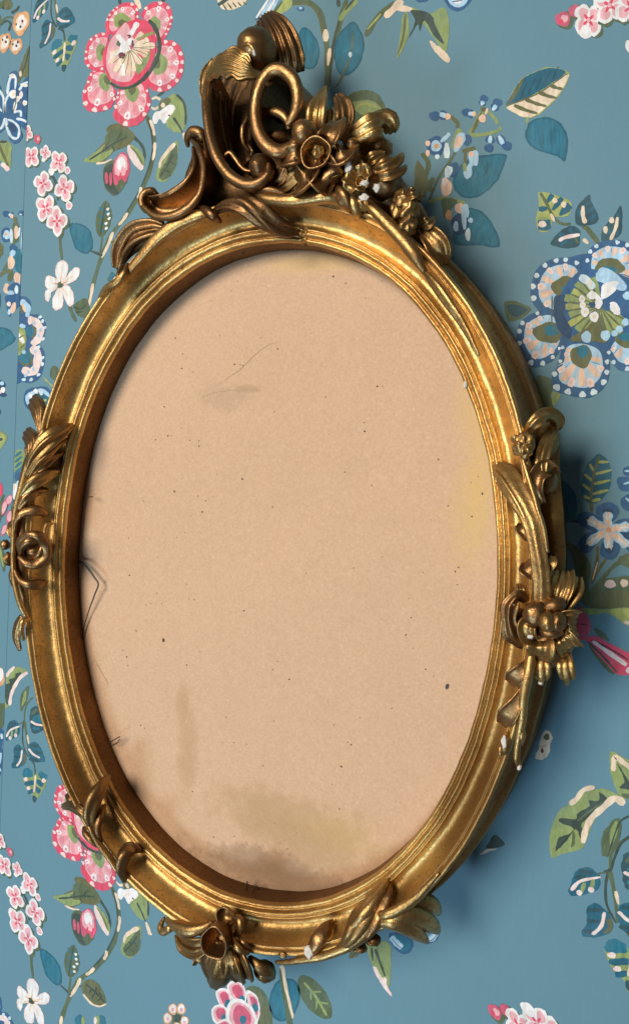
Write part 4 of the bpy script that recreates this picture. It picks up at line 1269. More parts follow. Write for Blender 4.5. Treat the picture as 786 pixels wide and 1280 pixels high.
def tube(name, pts, mat, parent, flat=0.8, sec=14, n=8, ribs=0, rib_amp=0.0, twist=0.0, cap=True):
    sec = max(sec, ribs * 10)
    """pts: (px, py, h_mm, radius_mm); a rounded strand, optionally with twisted flutes"""
    Q = smooth_path(pts, n)
    P, R = Q[:, :3], np.maximum(Q[:, 3], 0.05) * 1e-3
    T, N, S = frames(P)
    V = []
    m = len(P)
    for i in range(m):
        for j in range(sec):
            a = 2 * math.pi * j / sec
            r = R[i] * (1 + 1.7 * rib_amp * math.cos(ribs * (a + twist * i / m)))
            V.append(P[i] + S[i] * math.cos(a) * r + N[i] * math.sin(a) * r * flat)
    F = grid_faces(m, sec)
    if cap:
        for e, ring in ((0, range(sec)), (m - 1, range(sec))):
            c = len(V)
            V.append(P[e] + T[e] * (-1 if e == 0 else 1) * R[e] * 0.6)
            b = e * sec
            for j in range(sec):
                l = (j + 1) % sec
                F.append((c, b + l, b + j) if e == 0 else (c, b + j, b + l))
    return finish(name, V, F, mat, parent)

def section(name, pts, sec, mat, parent, n=8, up=None, amp=0.00022):
    """sweep of an open or closed section [(side, up) in units of the 4th value (mm)]"""
    Q = smooth_path(pts, n)
    P, R = Q[:, :3], Q[:, 3] * 1e-3
    D = Q[:, 4] * 1e-3 if Q.shape[1] > 4 else R
    T, N, S = frames(P, up)
    V = []
    k = len(sec)
    for i in range(len(P)):
        for (a, b) in sec:
            V.append(P[i] + S[i] * a * R[i] + N[i] * b * D[i])
    F = grid_faces(len(P), k)
    F.append(tuple(range(k - 1, -1, -1)))
    F.append(tuple((len(P) - 1) * k + j for j in range(k)))
    return finish(name, V, F, mat, parent, amp)

# band: thin wall standing off the ground with a rounded bead along its front edge
# side scaled by thickness (4th value), up scaled by depth (5th value)
BAND = [(-0.55, -1.0), (-0.55, -0.16), (-1.0, -0.12), (-1.25, -0.06), (-1.1, -0.015), (-0.5, 0.02), (0.3, 0.025), (1.0, 0.0), (1.3, -0.05), (1.1, -0.11), (0.55, -0.16), (0.55, -1.0)]
# trough: two rims and a hollow between them
TROUGH = [(-1.0, -1.0), (-1.06, -0.2), (-1.10, 0.02), (-1.02, 0.12), (-0.92, 0.10), (-0.84, -0.06), (-0.72, -0.38), (-0.42, -0.66), (0, -0.78), (0.42, -0.66),
          (0.72, -0.38), (0.84, -0.06), (0.92, 0.10), (1.02, 0.12), (1.10, 0.02), (1.06, -0.2), (1.0, -1.0)]

def leaf(name, spine, widths, mat, parent, cup=0.25, ribs=3, rib=0.08, lobes=0, lobe=0.0, thick=1.6, roll=None, n=8, nv=15, asym=0.0, tip=0.0):
    """carved leaf or petal: spine (px, py, h_mm), half-widths in mm, cupped across, ribbed along"""
    Q = smooth_path(spine, n)
    P = Q[:, :3]
    m = len(P)
    w = catmull(np.array([[x] for x in widths], float), n)
    w = np.interp(np.linspace(0, 1, m), np.linspace(0, 1, len(w)), w[:, 0]) * 1e-3
    T, N, S = frames(P)
    if roll is not None:
        rl = np.radians(np.interp(np.linspace(0, 1, m), np.linspace(0, 1, len(roll)), roll))
        N, S = N * np.cos(rl)[:, None] + S * np.sin(rl)[:, None], S * np.cos(rl)[:, None] - N * np.sin(rl)[:, None]
    top = []
    for i in range(m):
        s = i / (m - 1)
        for j in range(nv):
            v = -1 + 2 * j / (nv - 1)
            ww = w[i] * (1 + (lobe * math.sin(s * math.pi * 2 * lobes) * abs(v) if lobes else 0))
            z = cup * ww * (v * v) + rib * ww * math.cos(v * math.pi * ribs) * min(1.0, 4 * s + 0.2) + asym * ww * v
            top.append(P[i] + S[i] * v * ww + N[i] * z + T[i] * tip * ww * (v * v) * (-1))
    top = np.array(top).reshape(m, nv, 3)
    du = np.gradient(top, axis=0)
    dv = np.gradient(top, axis=1)
    nn = np.cross(du, dv)
    nn /= np.linalg.norm(nn, axis=2)[:, :, None] + 1e-12
    if (nn[m // 2, nv // 2] @ N[m // 2]) < 0:
        nn = -nn
    th = thick * 1e-3
    edge = np.ones((m, nv, 1))
    edge[:, 0] = edge[:, -1] = 0.45
    edge[0] = edge[-1] = 0.45
    bot = top - nn * th * edge
    top = top.reshape(-1, 3)
    bot = bot.reshape(-1, 3)
    V = np.concatenate([top, bot])
    o = m * nv
    F = []
    for i in range(m - 1):
        for j in range(nv - 1):
            a, b, c, d = i * nv + j, i * nv + j + 1, (i + 1) * nv + j + 1, (i + 1) * nv + j
            F.append((a, d, c, b))
            F.append((o + a, o + b, o + c, o + d))
    bd = [j for j in range(nv)] + [i * nv + nv - 1 for i in range(1, m)] + [(m - 1) * nv + j for j in range(nv - 2, -1, -1)] + [i * nv for i in range(m - 2, 0, -1)]
    for k in range(len(bd)):
        a, b = bd[k], bd[(k + 1) % len(bd)]
        F.append((a, b, o + b, o + a))
    return finish(name, V, F, mat, parent)

def blob(name, px, py, h, rx, ry, rz, mat, parent, rough=0.06, rot=0.0, nu=18, nv=12, dent=0.0):
    """lumpy knob, radii in mm: rx across, ry out of the wall, rz up"""
    c = at(px, py, h * 1e-3)
    V, F = [], []
    cr, sr = math.cos(math.radians(rot)), math.sin(math.radians(rot))
    for i in range(nv + 1):
        th = math.pi * i / nv
        for j in range(nu):
            a = 2 * math.pi * j / nu
            d = np.array([math.sin(th) * math.cos(a), -math.cos(th), math.sin(th) * math.sin(a)])
            k = 1 + rough * nz(d + c * 40, 1.8) * 2
            x, y, z = d[0] * rx * k, d[1] * ry * k, d[2] * rz * k
            if dent and d[1] < 0:
                y += dent * ry * max(0.0, -d[1]) ** 2
            V.append(c + 1e-3 * np.array([cr * x - sr * z, y, sr * x + cr * z]))
    for i in range(nv):
        for j in range(nu):
            l = (j + 1) % nu
            F.append((i * nu + j, i * nu + l, (i + 1) * nu + l, (i + 1) * nu + j))
    return finish(name, V, F, mat, parent)

def cup(name, px, py, h, r, depth, mat, parent, sq=1.0, lip=1.3, nu=22, lean=(0.0, 0.0)):
    """hollow flower cup seen from the front: outer wall, rolled lip, inner wall, floor (mm)"""
    c = at(px, py, h * 1e-3)
    prof = [(0.62, -depth), (0.90, -depth * 0.5), (1.0, -lip * 0.8), (1.02, -lip * 0.2), (0.97, 0.25), (0.90, 0.2), (0.85, -lip), (0.82, -depth * 0.55), (0.66, -depth * 0.9), (0.3, -depth * 0.97), (0.01, -depth * 0.95)]
    V, F = [], []
    ax = np.array([lean[0], -1.0, lean[1]])
    ax /= np.linalg.norm(ax)
    e1 = np.cross(ax, np.array([0, 0, 1.0]))
    e1 /= np.linalg.norm(e1)
    e2 = np.cross(e1, ax)
    for (q, y) in prof:
        for j in range(nu):
            a = 2 * math.pi * j / nu
            w = 1 + 0.05 * math.sin(3 * a + px) + 0.03 * math.sin(5 * a)
            V.append(c + 1e-3 * (e1 * math.cos(a) * q * r * w + e2 * math.sin(a) * q * r * sq * w + ax * y))
    F = grid_faces(len(prof), nu)
    return finish(name, V, F, mat, parent)

def petals(px, py, h, n, r, w, mat, parent, rot=0, sq=1.0, lift=0.45, name='petal', arc=360, cupv=0.5, ribs=2, rib=0.04, rin=0.25, bend=0.35):
    """ring of cupped petals about a flower centre (radii in mm)"""
    for k in range(n):
        a = math.radians(rot + arc * k / n)
        c = at(px, py, h * 1e-3)
        d = np.array([math.cos(a), 0, math.sin(a) * sq])
        P3 = []
        for s, z in ((rin, 0.0), (0.45, lift * 0.5), (0.75, lift * 0.9), (1.0, lift * (1 - bend))):
            P3.append(c + 1e-3 * (d * r * s + np.array([0, -r * z, 0])))
        leaf3(name, P3, [w * 0.45, w * 0.95, w, w * 0.35], mat, parent, cupv, ribs, rib)

def leaf3(name, P3, widths, mat, parent, cup=0.4, ribs=2, rib=0.05, thick=1.3, nv=11, n=5):
    """leaf() with spine points given in metres"""
    global at
    keep = at
    at = lambda x, y, h: np.array([x, y, h * 1e3])
    try:
        o = leaf(name, [tuple(p) for p in P3], widths, mat, parent, cup, ribs, rib, thick=thick, n=n, nv=nv)
    finally:
        at = keep
    return o

# ------------------------------------------------------------------ crest
B, G = BRONZE, LEAFGOLD
def deep(sec, k=2.0):
    s = list(sec)
    s[0] = (s[0][0] * 0.8, -k)
    s[-1] = (s[-1][0] * 0.8, -k)
    return s

crest = tube('crest', [(205, 268, 42, 5), (250, 252, 46, 11), (300, 238, 48, 15), (350, 228, 50, 18), (410, 218, 50, 19), (460, 228, 48, 16), (505, 262, 46, 11), (540, 305, 42, 5)], B, frame, 0.85, 20)
crest['label'] = 'tall pierced crest of scrolls, leaves and flowers'
tube('crest_ground', [(322, 78, 30, 8), (320, 110, 32, 22), (322, 150, 33, 27), (334, 190, 34, 28), (350, 225, 34, 24)], HOLLOW_SHADE, crest, 0.45, 22)
blob('crest_ground', 268, 228, 38, 26, 16, 24, HOLLOW_SHADE, crest, 0.08)
# low scroll on the left
section('scroll', [(239, 178, 60, 2.2, 7), (243, 169, 64, 3.6, 9), (249, 178, 69, 4.6, 12), (250, 203, 72, 6.6, 17), (245, 228, 74, 8.2, 19), (230, 245, 75, 8.4, 19), (208, 255, 75, 7.6, 17), (190, 256, 74, 6.0, 15), (181, 249, 73, 3.6, 11), (185, 240, 72, 2.6, 8), (193, 239, 71, 1.9, 6)], deep(TROUGH, 1.9), B, crest)
tube('scroll_rim', [(240, 176, 68, 1.4), (249, 187, 74, 2.2), (255, 212, 77, 2.7), (251, 238, 79, 2.9), (237, 258, 80, 3.0), (215, 270, 80, 2.9), (194, 270, 79, 2.6), (179, 258, 77, 2.0)], B, crest)
tube('scroll_rim', [(241, 184, 70, 1.2), (243, 206, 75, 1.9), (233, 226, 77, 2.1), (214, 240, 77, 2.1), (200, 246, 75, 1.5)], B, crest)
tube('volute', [(235, 183, 60, 1.6), (234, 172, 64, 2.8), (241, 164, 66, 3.6), (250, 166, 66, 3.6), (253, 176, 64, 2.4)], B, crest)
tube('volute', [(197, 244, 70, 1.2), (191, 238, 73, 2.2), (182, 240, 75, 2.6), (177, 250, 75, 2.6), (182, 262, 74, 2.4), (196, 268, 74, 2.0)], B, crest)
# hollow leaf below it
tube('leaf_ground', [(148, 336, 54, 3), (160, 312, 56, 6.5), (180, 298, 57, 7.5), (206, 288, 56, 5)], HOLLOW_SHADE, crest, 0.6)
leaf('leaf', [(146, 336, 60), (152, 314, 63), (166, 296, 66), (186, 287, 67), (206, 286, 66)], [2.2, 5.5, 6.5, 5.5, 2.5], B, crest, 0.95, 1, 0.03, thick=4)
tube('leaf_rim', [(147, 334, 62, 1.2), (150, 312, 65, 1.6), (164, 290, 68, 1.8), (187, 282, 69, 1.6), (205, 284, 68, 1.0)], B, crest)
# main scroll with its deep hollow
section('scroll', [(268, 84, 74, 2.0, 30), (259, 102, 79, 2.4, 36), (256, 125, 83, 2.6, 42), (258, 152, 86, 2.7, 46), (266, 187, 88, 2.9, 48), (281, 213, 88, 3.1, 48), (302, 228, 87, 3.2, 46), (321, 227, 86, 3.0, 44), (334, 216, 85, 2.6, 40), (334, 204, 84, 2.0, 34)], BAND, B, crest, 10)
blob('volute', 329, 211, 78, 8.5, 12, 9, B, crest, 0.03)
section('scroll', [(276, 206, 78, 1.2, 20), (279, 196, 80, 1.4, 24), (286, 190, 80, 1.4, 24), (293, 197, 79, 1.4, 22), (304, 211, 78, 1.3, 20), (318, 214, 77, 1.2, 18)], BAND, B, crest)
leaf('shell', [(306, 96, 44), (296, 130, 42), (294, 170, 46), (304, 208, 60)], [15, 19, 18, 11], HOLLOW_SHADE, crest, 0.30, 5, 0.09, thick=3)
for k, (x, dy) in enumerate(((266, 0), (273, 6), (281, 10))):
    leaf('flute', [(x + 6, 112 + dy, 70 - 9 * k), (x + 1, 135 + dy, 68 - 9 * k), (x + 5, 165 + dy, 68 - 9 * k), (x + 16, 192 + dy, 70 - 8 * k)], [2.0, 4.2, 4.0, 1.6], B, crest, 0.5, 2, 0.12, thick=2, roll=[-50, -55, -55, -40])
tube('flute', [(312, 190, 62, 1.2), (304, 176, 66, 1.8), (303, 160, 68, 1.8), (309, 146, 66, 1.2)], B, crest)
tube('flute', [(317, 192, 60, 1.2), (308, 176, 62, 1.6), (309, 158, 64, 1.6), (318, 146, 62, 1.2)], B, crest)
leaf('leaf', [(268, 74, 66), (259, 92, 68), (256, 112, 70), (257, 132, 72)], [2.0, 4.5, 4.0, 1.2], G, crest, -0.3, 2, 0.12, roll=[-35, -35, -30, -20])
# rolled top of the crest
blob('roll', 321, 61, 80, 13.5, 14, 12.5, B, crest, 0.03)
leaf('leaf', [(326, 90, 82), (312, 86, 90), (296, 79, 93), (281, 75, 91), (267, 83, 85), (259, 100, 78)], [2.0, 5.5, 8.5, 9.5, 7.0, 2.0], G, crest, -0.30, 8, 0.05, 4, 0.14, thick=2.5, nv=41)
tube('leaf_rim', [(303, 56, 93, 0.7), (309, 54, 95, 1.1), (316, 60, 95, 1.2), (319, 70, 93, 0.9)], G, crest)
blob('plaster_chip', 317.5, 66, 95, 0.9, 0.9, 2.3, PLASTER, crest, 0.25, 20)
leaf('shell_fan', [(354, 96, 54), (350, 74, 62), (344, 52, 66), (336, 33, 65), (327, 19, 58)], [15, 16.5, 16, 13.5, 7.5], B, crest, -0.28, 6, 0.075, thick=4, nv=41, roll=[25, 22, 15, 10, 5])
# standing ring scroll
section('scroll', [(358, 156, 85, 1.6, 30), (366, 141, 87, 2.6, 34), (370, 120, 90, 3.2, 36), (366, 100, 92, 3.4, 40), (353, 87, 93, 3.4, 42), (339, 86, 94, 3.3, 42), (328, 97, 94, 3.1, 42), (320, 117, 94, 3.0, 42), (317, 140, 93, 3.1, 42), (320, 162, 92, 3.4, 42), (330, 178, 91, 3.7, 42), (345, 187, 90, 3.7, 40), (360, 183, 88, 3.4, 38), (371, 172, 86, 2.8, 34)], BAND, B, crest, 10)
tube('volute', [(342, 104, 88, 1.0), (334, 104, 91, 2.2), (329, 99, 93, 2.6), (332, 91, 93, 2.2), (341, 87, 93, 1.6)], B, crest)
section('scroll', [(323, 154, 76, 1.8, 24), (328, 143, 80, 2.2, 28), (338, 138, 82, 2.4, 30), (350, 141, 82, 2.4, 30), (358, 150, 81, 2.1, 28), (361, 162, 78, 1.8, 24)], BAND, B, crest)
blob('volute', 350, 178, 66, 10, 12, 6, B, crest, 0.04)
leaf('shell', [(345, 95, 46), (346, 125, 44), (346, 155, 46), (345, 180, 52)], [11, 14, 13, 9], HOLLOW_SHADE, crest, 0.3, 3, 0.08, thick=3)
# flowers of the crest
blob('bud', 381, 168, 86, 8.6, 9.5, 8.6, B, crest, 0.05)
cup('flower_cup', 394, 190, 93, 10.2, 10, B, crest, 0.98, 1.6, lean=(0.12, -0.05))
blob('stamen', 397, 190, 86, 4.0, 3.2, 4.0, G, crest, 0.3)
for sp, w in (([(406, 186, 82), (413, 172, 88), (420, 158, 86), (424, 150, 80)], [3.5, 7.0, 6.5, 2.5]),
              ([(410, 192, 83), (424, 194, 88), (434, 190, 86), (440, 184, 80)], [3.0, 6.5, 7.0, 3.0]),
              ([(380, 194, 84), (369, 195, 88), (359, 198, 87), (353, 202, 82)], [2.5, 5.5, 5.5, 2.5]),
              ([(388, 204, 80), (383, 216, 86), (376, 227, 84), (370, 234, 76)], [5.0, 9.5, 10.0, 5.0]),
              ([(400, 204, 80), (405, 216, 86), (412, 225, 84), (418, 230, 76)], [5.0, 9.5, 9.5, 5.0])):
    leaf('petal', sp, w[:3] + [w[2] * 0.62], B, crest, 0.5, 2, 0.05, thick=2.2, tip=0.55)
blob('bud', 441, 181, 80, 4.5, 5, 4, B, crest, 0.08)
blob('bud', 434, 206, 80, 4.5, 5, 4, B, crest, 0.08)
leaf('leaf', [(398, 172, 74), (395, 150, 82), (398, 129, 82), (407, 107, 70)], [4.0, 6.5, 6.0, 1.2], G, crest, 0.45, 3, 0.14, thick=2.5)
leaf('leaf', [(408, 172, 70), (411, 150, 74), (412, 136, 72)], [3.0, 4.5, 1.5], G, crest, 0.3, 2, 0.2, thick=2)
leaf('leaf', [(420, 172, 44), (428, 150, 48), (427, 132, 48), (420, 118, 44)], [6, 8, 7, 2.5], B, crest, -0.15, 2, 0.10, thick=4)
leaf('leaf', [(428, 178, 74), (446, 163, 82), (464, 152, 83), (480, 152, 76), (488, 168, 64)], [4.5, 8.0, 9.5, 9.0, 5.0], G, crest, -0.35, 3, 0.13, thick=3)
leaf('leaf', [(440, 186, 60), (462, 178, 64), (480, 176, 62), (490, 180, 54)], [6, 10, 10, 5], B, crest, -0.4, 2, 0.06, thick=4)
leaf('leaf', [(342, 240, 70), (354, 226, 76), (366, 214, 79), (374, 208, 78)], [3.5, 7.0, 7.0, 3.0], G, crest, -0.2, 4, 0.10)
leaf('leaf', [(360, 242, 72), (372, 230, 76), (384, 224, 78)], [3.0, 6.0, 4.0], G, crest, -0.2, 3, 0.10)
leaf('leaf', [(340, 232, 74), (350, 220, 78), (356, 208, 80)], [2.5, 5.0, 2.5], B, crest, -0.3, 2, 0.10)
# small chipped flower
petals(449, 225, 80, 5, 9.5, 4.6, G, crest, 20, 1.0, 0.5)
cup('flower_cup', 450, 226, 88, 3.4, 4, G, crest)
for x, y, h, a, b in ((436, 209, 87, 2.2, 3.2), (455, 247, 84, 3.0, 2.0), (471, 235, 84, 2.2, 2.4), (455, 229, 90, 2.6, 1.6)):
    blob('plaster_chip', x, y, h, a, 1.4, b, PLASTER, crest, 0.3)
for sp, w in (([(462, 214, 74), (478, 206, 78), (494, 198, 74), (502, 190, 66)], [2.5, 5.0, 5.0, 1.5]),
              ([(464, 222, 74), (482, 216, 78), (498, 211, 74), (506, 206, 66)], [2.5, 5.0, 4.5, 1.5]),
              ([(452, 208, 72), (464, 196, 76), (480, 190, 72)], [2.5, 4.5, 1.8]),
              ([(444, 240, 74), (450, 252, 78), (460, 262, 74)], [3.0, 5.0, 2.0])):
    leaf('leaf', sp, w, G, crest, -0.35, 2, 0.14, thick=2.2)
blob('bud', 480, 226, 66, 11, 10, 12, B, crest, 0.10)
# crusted gilding and leaves running down the right shoulder
for x, y, h, a, b, c in ((503, 250, 72, 6, 6, 6), (512, 262, 73, 6, 7, 8), (511, 280, 72, 5.5, 6, 7), (517, 247, 72, 5.5, 5, 3.6), (498, 262, 70, 5, 5, 8)):
    blob('crusted_gilding', x, y, h, a, b, c, G, crest, 0.22, nu=26, nv=18)
leaf('leaf', [(506, 244, 74), (514, 241, 80), (522, 240, 76)], [2.5, 4.0, 2.0], G, crest, -0.3, 2, 0.2)
leaf('leaf', [(528, 284, 66), (535, 277, 70), (543, 270, 64)], [2.2, 4.2, 1.2], G, crest, -0.3, 2, 0.18)
leaf('leaf', [(526, 284, 64), (539, 296, 67), (550, 312, 65), (557, 332, 58)], [2.5, 6.0, 6.5, 1.5], G, crest, 0.3, 2, 0.08, thick=2.5)
# vines lying on the ridge
tube('vine', [(146, 357, 70, 1.6), (168, 331, 72, 3.2), (196, 299, 73.5, 4.2), (224, 278, 74, 4.4), (248, 269, 74.5, 3.6), (264, 267, 73, 1.8)], G, crest, 0.85, ribs=2, rib_amp=0.10)
tube('vine', [(124, 373, 70, 1.2), (133, 361, 73, 2.6), (145, 354, 75, 3.4), (156, 342, 75, 3.0), (160, 330, 72, 1.5)], G, crest, 0.9)
tube('vine', [(137, 364, 72, 1.5), (147, 351, 76, 2.2), (150, 340, 75, 2.0), (155, 331, 71, 1.2)], B, crest, 0.9)
tube('tie', [(250, 260, 70, 2.0), (259, 264, 77, 3.4), (268, 271, 77, 3.2), (275, 277, 70, 1.8)], B, crest, 0.9)
tube('twisted_leaf', [(262, 268, 72, 1.5), (284, 257, 77, 3.6), (306, 259, 79, 5.2), (330, 274, 74, 5.6), (354, 289, 65, 4.6), (373, 291, 58, 1.6)], B, crest, 0.8, 20, 10, 4, 0.14, 3.0)
tube('twisted_leaf', [(280, 254, 76, 1.6), (304, 252, 80, 4.0), (326, 262, 78, 4.6), (348, 277, 70, 4.2), (366, 284, 62, 1.8)], B, crest, 0.8, 20, 10, 3, 0.14, 3.0)
tube('vine', [(320, 241, 76, 1.8), (330, 248, 79, 3.6), (356, 251, 79, 4.4), (388, 248, 78, 4.8), (412, 245, 77.5, 4.6), (428, 252, 74, 2.8)], G, crest, 0.85)
tube('vine', [(318, 246, 74, 1.2), (326, 239, 79, 2.2), (340, 238, 80, 2.4), (356, 242, 78, 1.4)], B, crest, 0.9)
tube('tie', [(416, 234, 72, 2.2), (426, 242, 79, 4.2), (433, 254, 78, 4.2), (437, 264, 71, 2.2)], B, crest, 0.85, ribs=3, rib_amp=0.1)
tube('tie', [(434, 240, 72, 2.0), (441, 252, 77, 3.4), (446, 264, 75, 3.0), (449, 272, 70, 1.4)], G, crest, 0.85)
tube('vine', [(448, 244, 73, 2.0), (464, 259, 75, 3.4), (482, 277, 75.5, 4.0), (500, 296, 75, 4.4), (518, 320, 74, 4.2), (531, 341, 71, 2.0)], G, crest, 0.9)
tube('vine', [(532, 341, 71, 1.6), (546, 358, 73, 3.2), (562, 380, 73, 3.2), (580, 408, 72, 2.4), (598, 444, 71, 1.2)], G, crest, 0.85, ribs=3, rib_amp=0.08)

# ------------------------------------------------------------------ left spray
left = tube('leaf_spray', [(56, 536, 70, 2.4), (42, 567, 75, 3.6), (29, 603, 77, 3.2), (20, 642, 77, 2.8), (17, 690, 77, 2.6), (19, 728, 77, 2.4), (27, 758, 75, 2.4), (37, 776, 71, 1.6)], G, frame, 0.9)
left['label'] = 'spray of twisted leaves and a rosette on the left side'
tube('leaf_ground', [(54, 548, 64, 4), (40, 580, 67, 7.5), (31, 615, 69, 7.5), (26, 650, 70, 7.5), (25, 690, 70, 8.5), (26, 730, 69, 6.5), (32, 765, 67, 2.5)], B, left, 0.6)
tube('twisted_leaf', [(94, 530, 56, 1.2), (80, 537, 66, 4.6), (62, 550, 74, 6.6), (46, 569, 78, 5.4), (33, 594, 78, 2.0)], G, left, 0.8, 20, 10, 5, 0.15, 1.2)
tube('twisted_leaf', [(84, 549, 58, 1.5), (67, 559, 70, 4.2), (50, 576, 76, 4.6), (37, 597, 77, 1.8)], G, left, 0.8, 18, 8, 4, 0.15, 1.5)
tube('twisted_leaf', [(80, 566, 58, 1.4), (64, 573, 68, 3.4), (50, 586, 74, 3.6), (38, 602, 76, 1.6)], B, left, 0.8, 18, 8, 3, 0.15, 1.5)
tube('twisted_leaf', [(73, 588, 60, 2.6), (58, 593, 69, 5.6), (42, 602, 76, 5.4), (27, 620, 77, 2.0)], G, left, 0.8, 18, 8, 3, 0.14, 1.0)
tube('twisted_leaf', [(60, 612, 62, 1.6), (46, 614, 70, 3.6), (33, 622, 76, 3.2), (24, 636, 77, 1.6)], B, left, 0.8, 18, 8, 3, 0.12, 1.0)
leaf('leaf', [(50, 545, 68), (47, 527, 67), (44, 512, 64), (37, 500, 57)], [2.0, 4.5, 9.0, 7.5], B, left, -0.35, 3, 0.09, thick=3)
leaf('leaf', [(36, 584, 70), (36, 565, 68), (36, 552, 65), (30, 541, 58)], [2.0, 5.5, 9.0, 7.0], B, left, -0.35, 3, 0.09, thick=3)
tube('petal', [(59, 643, 63, 2.4), (47, 638, 70, 4.6), (31, 641, 76, 3.6), (21, 651, 78, 2.4), (18, 670, 77, 1.6)], B, left, 0.85)
tube('petal', [(19, 712, 77, 1.6), (25, 725, 78, 2.8), (37, 731, 76, 4.0), (50, 730, 69, 4.2), (58, 727, 62, 2.2)], B, left, 0.85)
tube('petal', [(26, 694, 74, 2.0), (26, 679, 80, 3.4), (36, 669, 82, 3.6), (49, 670, 80, 4.0), (57, 681, 74, 4.2), (57, 695, 72, 4.4), (47, 704, 75, 4.4), (34, 703, 79, 4.0), (24, 696, 80, 2.4)], B, left, 0.8, ribs=2, rib_amp=0.1, twist=5.0)
tube('petal', [(30, 700, 74, 2.0), (27, 686, 80, 3.0), (35, 677, 82, 3.4), (46, 676, 78, 2.6)], B, left, 0.9)
blob('rosette', 43, 688, 68, 11, 9, 11, B, left, 0.12)
tube('petal', [(38, 696, 75, 1.4), (48, 694, 76, 2.4), (53, 684, 75, 2.2), (48, 677, 74, 1.2)], B, left, 0.9)
tube('petal', [(66, 655, 60, 1.2), (61, 654, 64, 2.0), (57, 662, 67, 2.2), (56, 670, 70, 1.4)], G, left, 0.9)
blob('bud', 7, 681, 68, 3.6, 4, 4.4, B, left, 0.1)
blob('bud', 11, 699, 68, 4.0, 5, 6.0, B, left, 0.1)
leaf('leaf', [(13, 672, 66), (11, 662, 66), (12, 652, 62)], [2.0, 3.8, 2.0], G, left, -0.3, 3, 0.16)
leaf('leaf', [(15, 712, 70), (13, 722, 70), (15, 732, 66)], [2.4, 3.8, 2.0], B, left, -0.3, 1, 0.1)
leaf('leaf', [(27, 770, 70), (21, 783, 69), (19, 798, 67), (24, 814, 64)], [2.4, 4.6, 4.2, 1.6], B, left, -0.35, 2, 0.08, thick=2.5)
tube('tie', [(36, 776, 72, 1.4), (30, 776, 76, 2.4), (27, 786, 76, 2.4), (30, 800, 72, 1.4)], G, left, 0.9)

# ------------------------------------------------------------------ right spray
right = leaf('leaf_spray', [(617, 577, 56), (629, 592, 64), (646, 618, 72), (662, 650, 76), (671, 686, 77), (676, 720, 77), (676, 758, 76)], [2.5, 7.5, 7.0, 5.8, 5.0, 4.8, 5.0], G, frame, -0.35, 2, 0.05, thick=5)
right['label'] = 'spray of leaves and a full flower on the right side'
tube('leaf_rim', [(618, 588, 60, 0.9), (628, 600, 66, 1.4), (644, 625, 72, 1.5), (657, 655, 74, 1.4), (664, 690, 75, 1.3), (668, 725, 75, 1.2)], G, right)
tube('leaf_rim', [(652, 573, 73, 0.9), (660, 598, 75, 1.4), (670, 630, 76, 1.5), (679, 662, 76, 1.4), (684, 690, 75, 1.0)], G, right)
leaf('leaf', [(632, 608, 62), (625, 598, 62), (620, 586, 58)], [1.5, 3.4, 2.4], G, right, 0.2, 1, 0.1)
leaf('leaf', [(667, 676, 72), (660, 668, 74), (654, 660, 73), (652, 653, 70)], [1.6, 3.8, 4.6, 2.0], B, right, 0.4, 2, 0.06)
leaf('leaf', [(673, 724, 74), (666, 716, 75), (660, 709, 74), (657, 702, 70)], [1.6, 4.0, 5.0, 2.0], B, right, 0.4, 2, 0.06)
leaf('leaf', [(684, 712, 72), (689, 704, 73), (690, 695, 70)], [1.4, 2.6, 1.2], G, right, 0.4, 1, 0.06)
blob('rosette', 655, 556, 73, 6.2, 4.0, 8.0, G, right, 0.2, 0, 26, 18)
for a0 in (20, 95, 165, 250, 310):
    a = math.radians(a0)
    tube('petal', [(655, 556, 76, 0.5), (655 + 7 * math.cos(a), 556 - 9 * math.sin(a), 77.5, 1.0), (655 + 12 * math.cos(a), 556 - 15 * math.sin(a), 75, 0.5)], G, right)
leaf('leaf', [(648, 548, 72), (643, 548, 73), (639, 552, 71)], [1.2, 2.2, 1.0], G, right, 0.3, 1, 0.1)
leaf('hook', [(653, 545, 66), (662, 533, 71), (674, 523, 71), (686, 520, 66), (694, 527, 57), (694, 538, 50)], [2.0, 3.6, 5.0, 5.6, 5.2, 3.0], G, right, -0.5, 2, 0.10, thick=4)
leaf('leaf_ground', [(690, 545, 46), (685, 590, 52), (689, 640, 52), (693, 700, 50), (694, 740, 48)], [4, 6.5, 6.5, 6, 5], SIDE, right, -0.4, 1, 0.06, thick=6)
leaf('hook', [(692, 536, 54), (685, 548, 60), (679, 562, 65), (676, 578, 68), (677, 594, 68)], [2.6, 4.0, 4.4, 4.2, 2.4], G, right, -0.4, 2, 0.10, thick=3)
leaf('leaf', [(677, 630, 68), (670, 614, 70), (671, 596, 70), (682, 586, 66), (691, 594, 58)], [1.6, 3.2, 4.6, 5.0, 4.0], B, right, 0.6, 1, 0.04)
blob('hook', 684, 602, 56, 6, 8, 8, B, right, 0.06)
blob('leaf_ground', 684, 552, 46, 7, 12, 14, SIDE, right, 0.06)
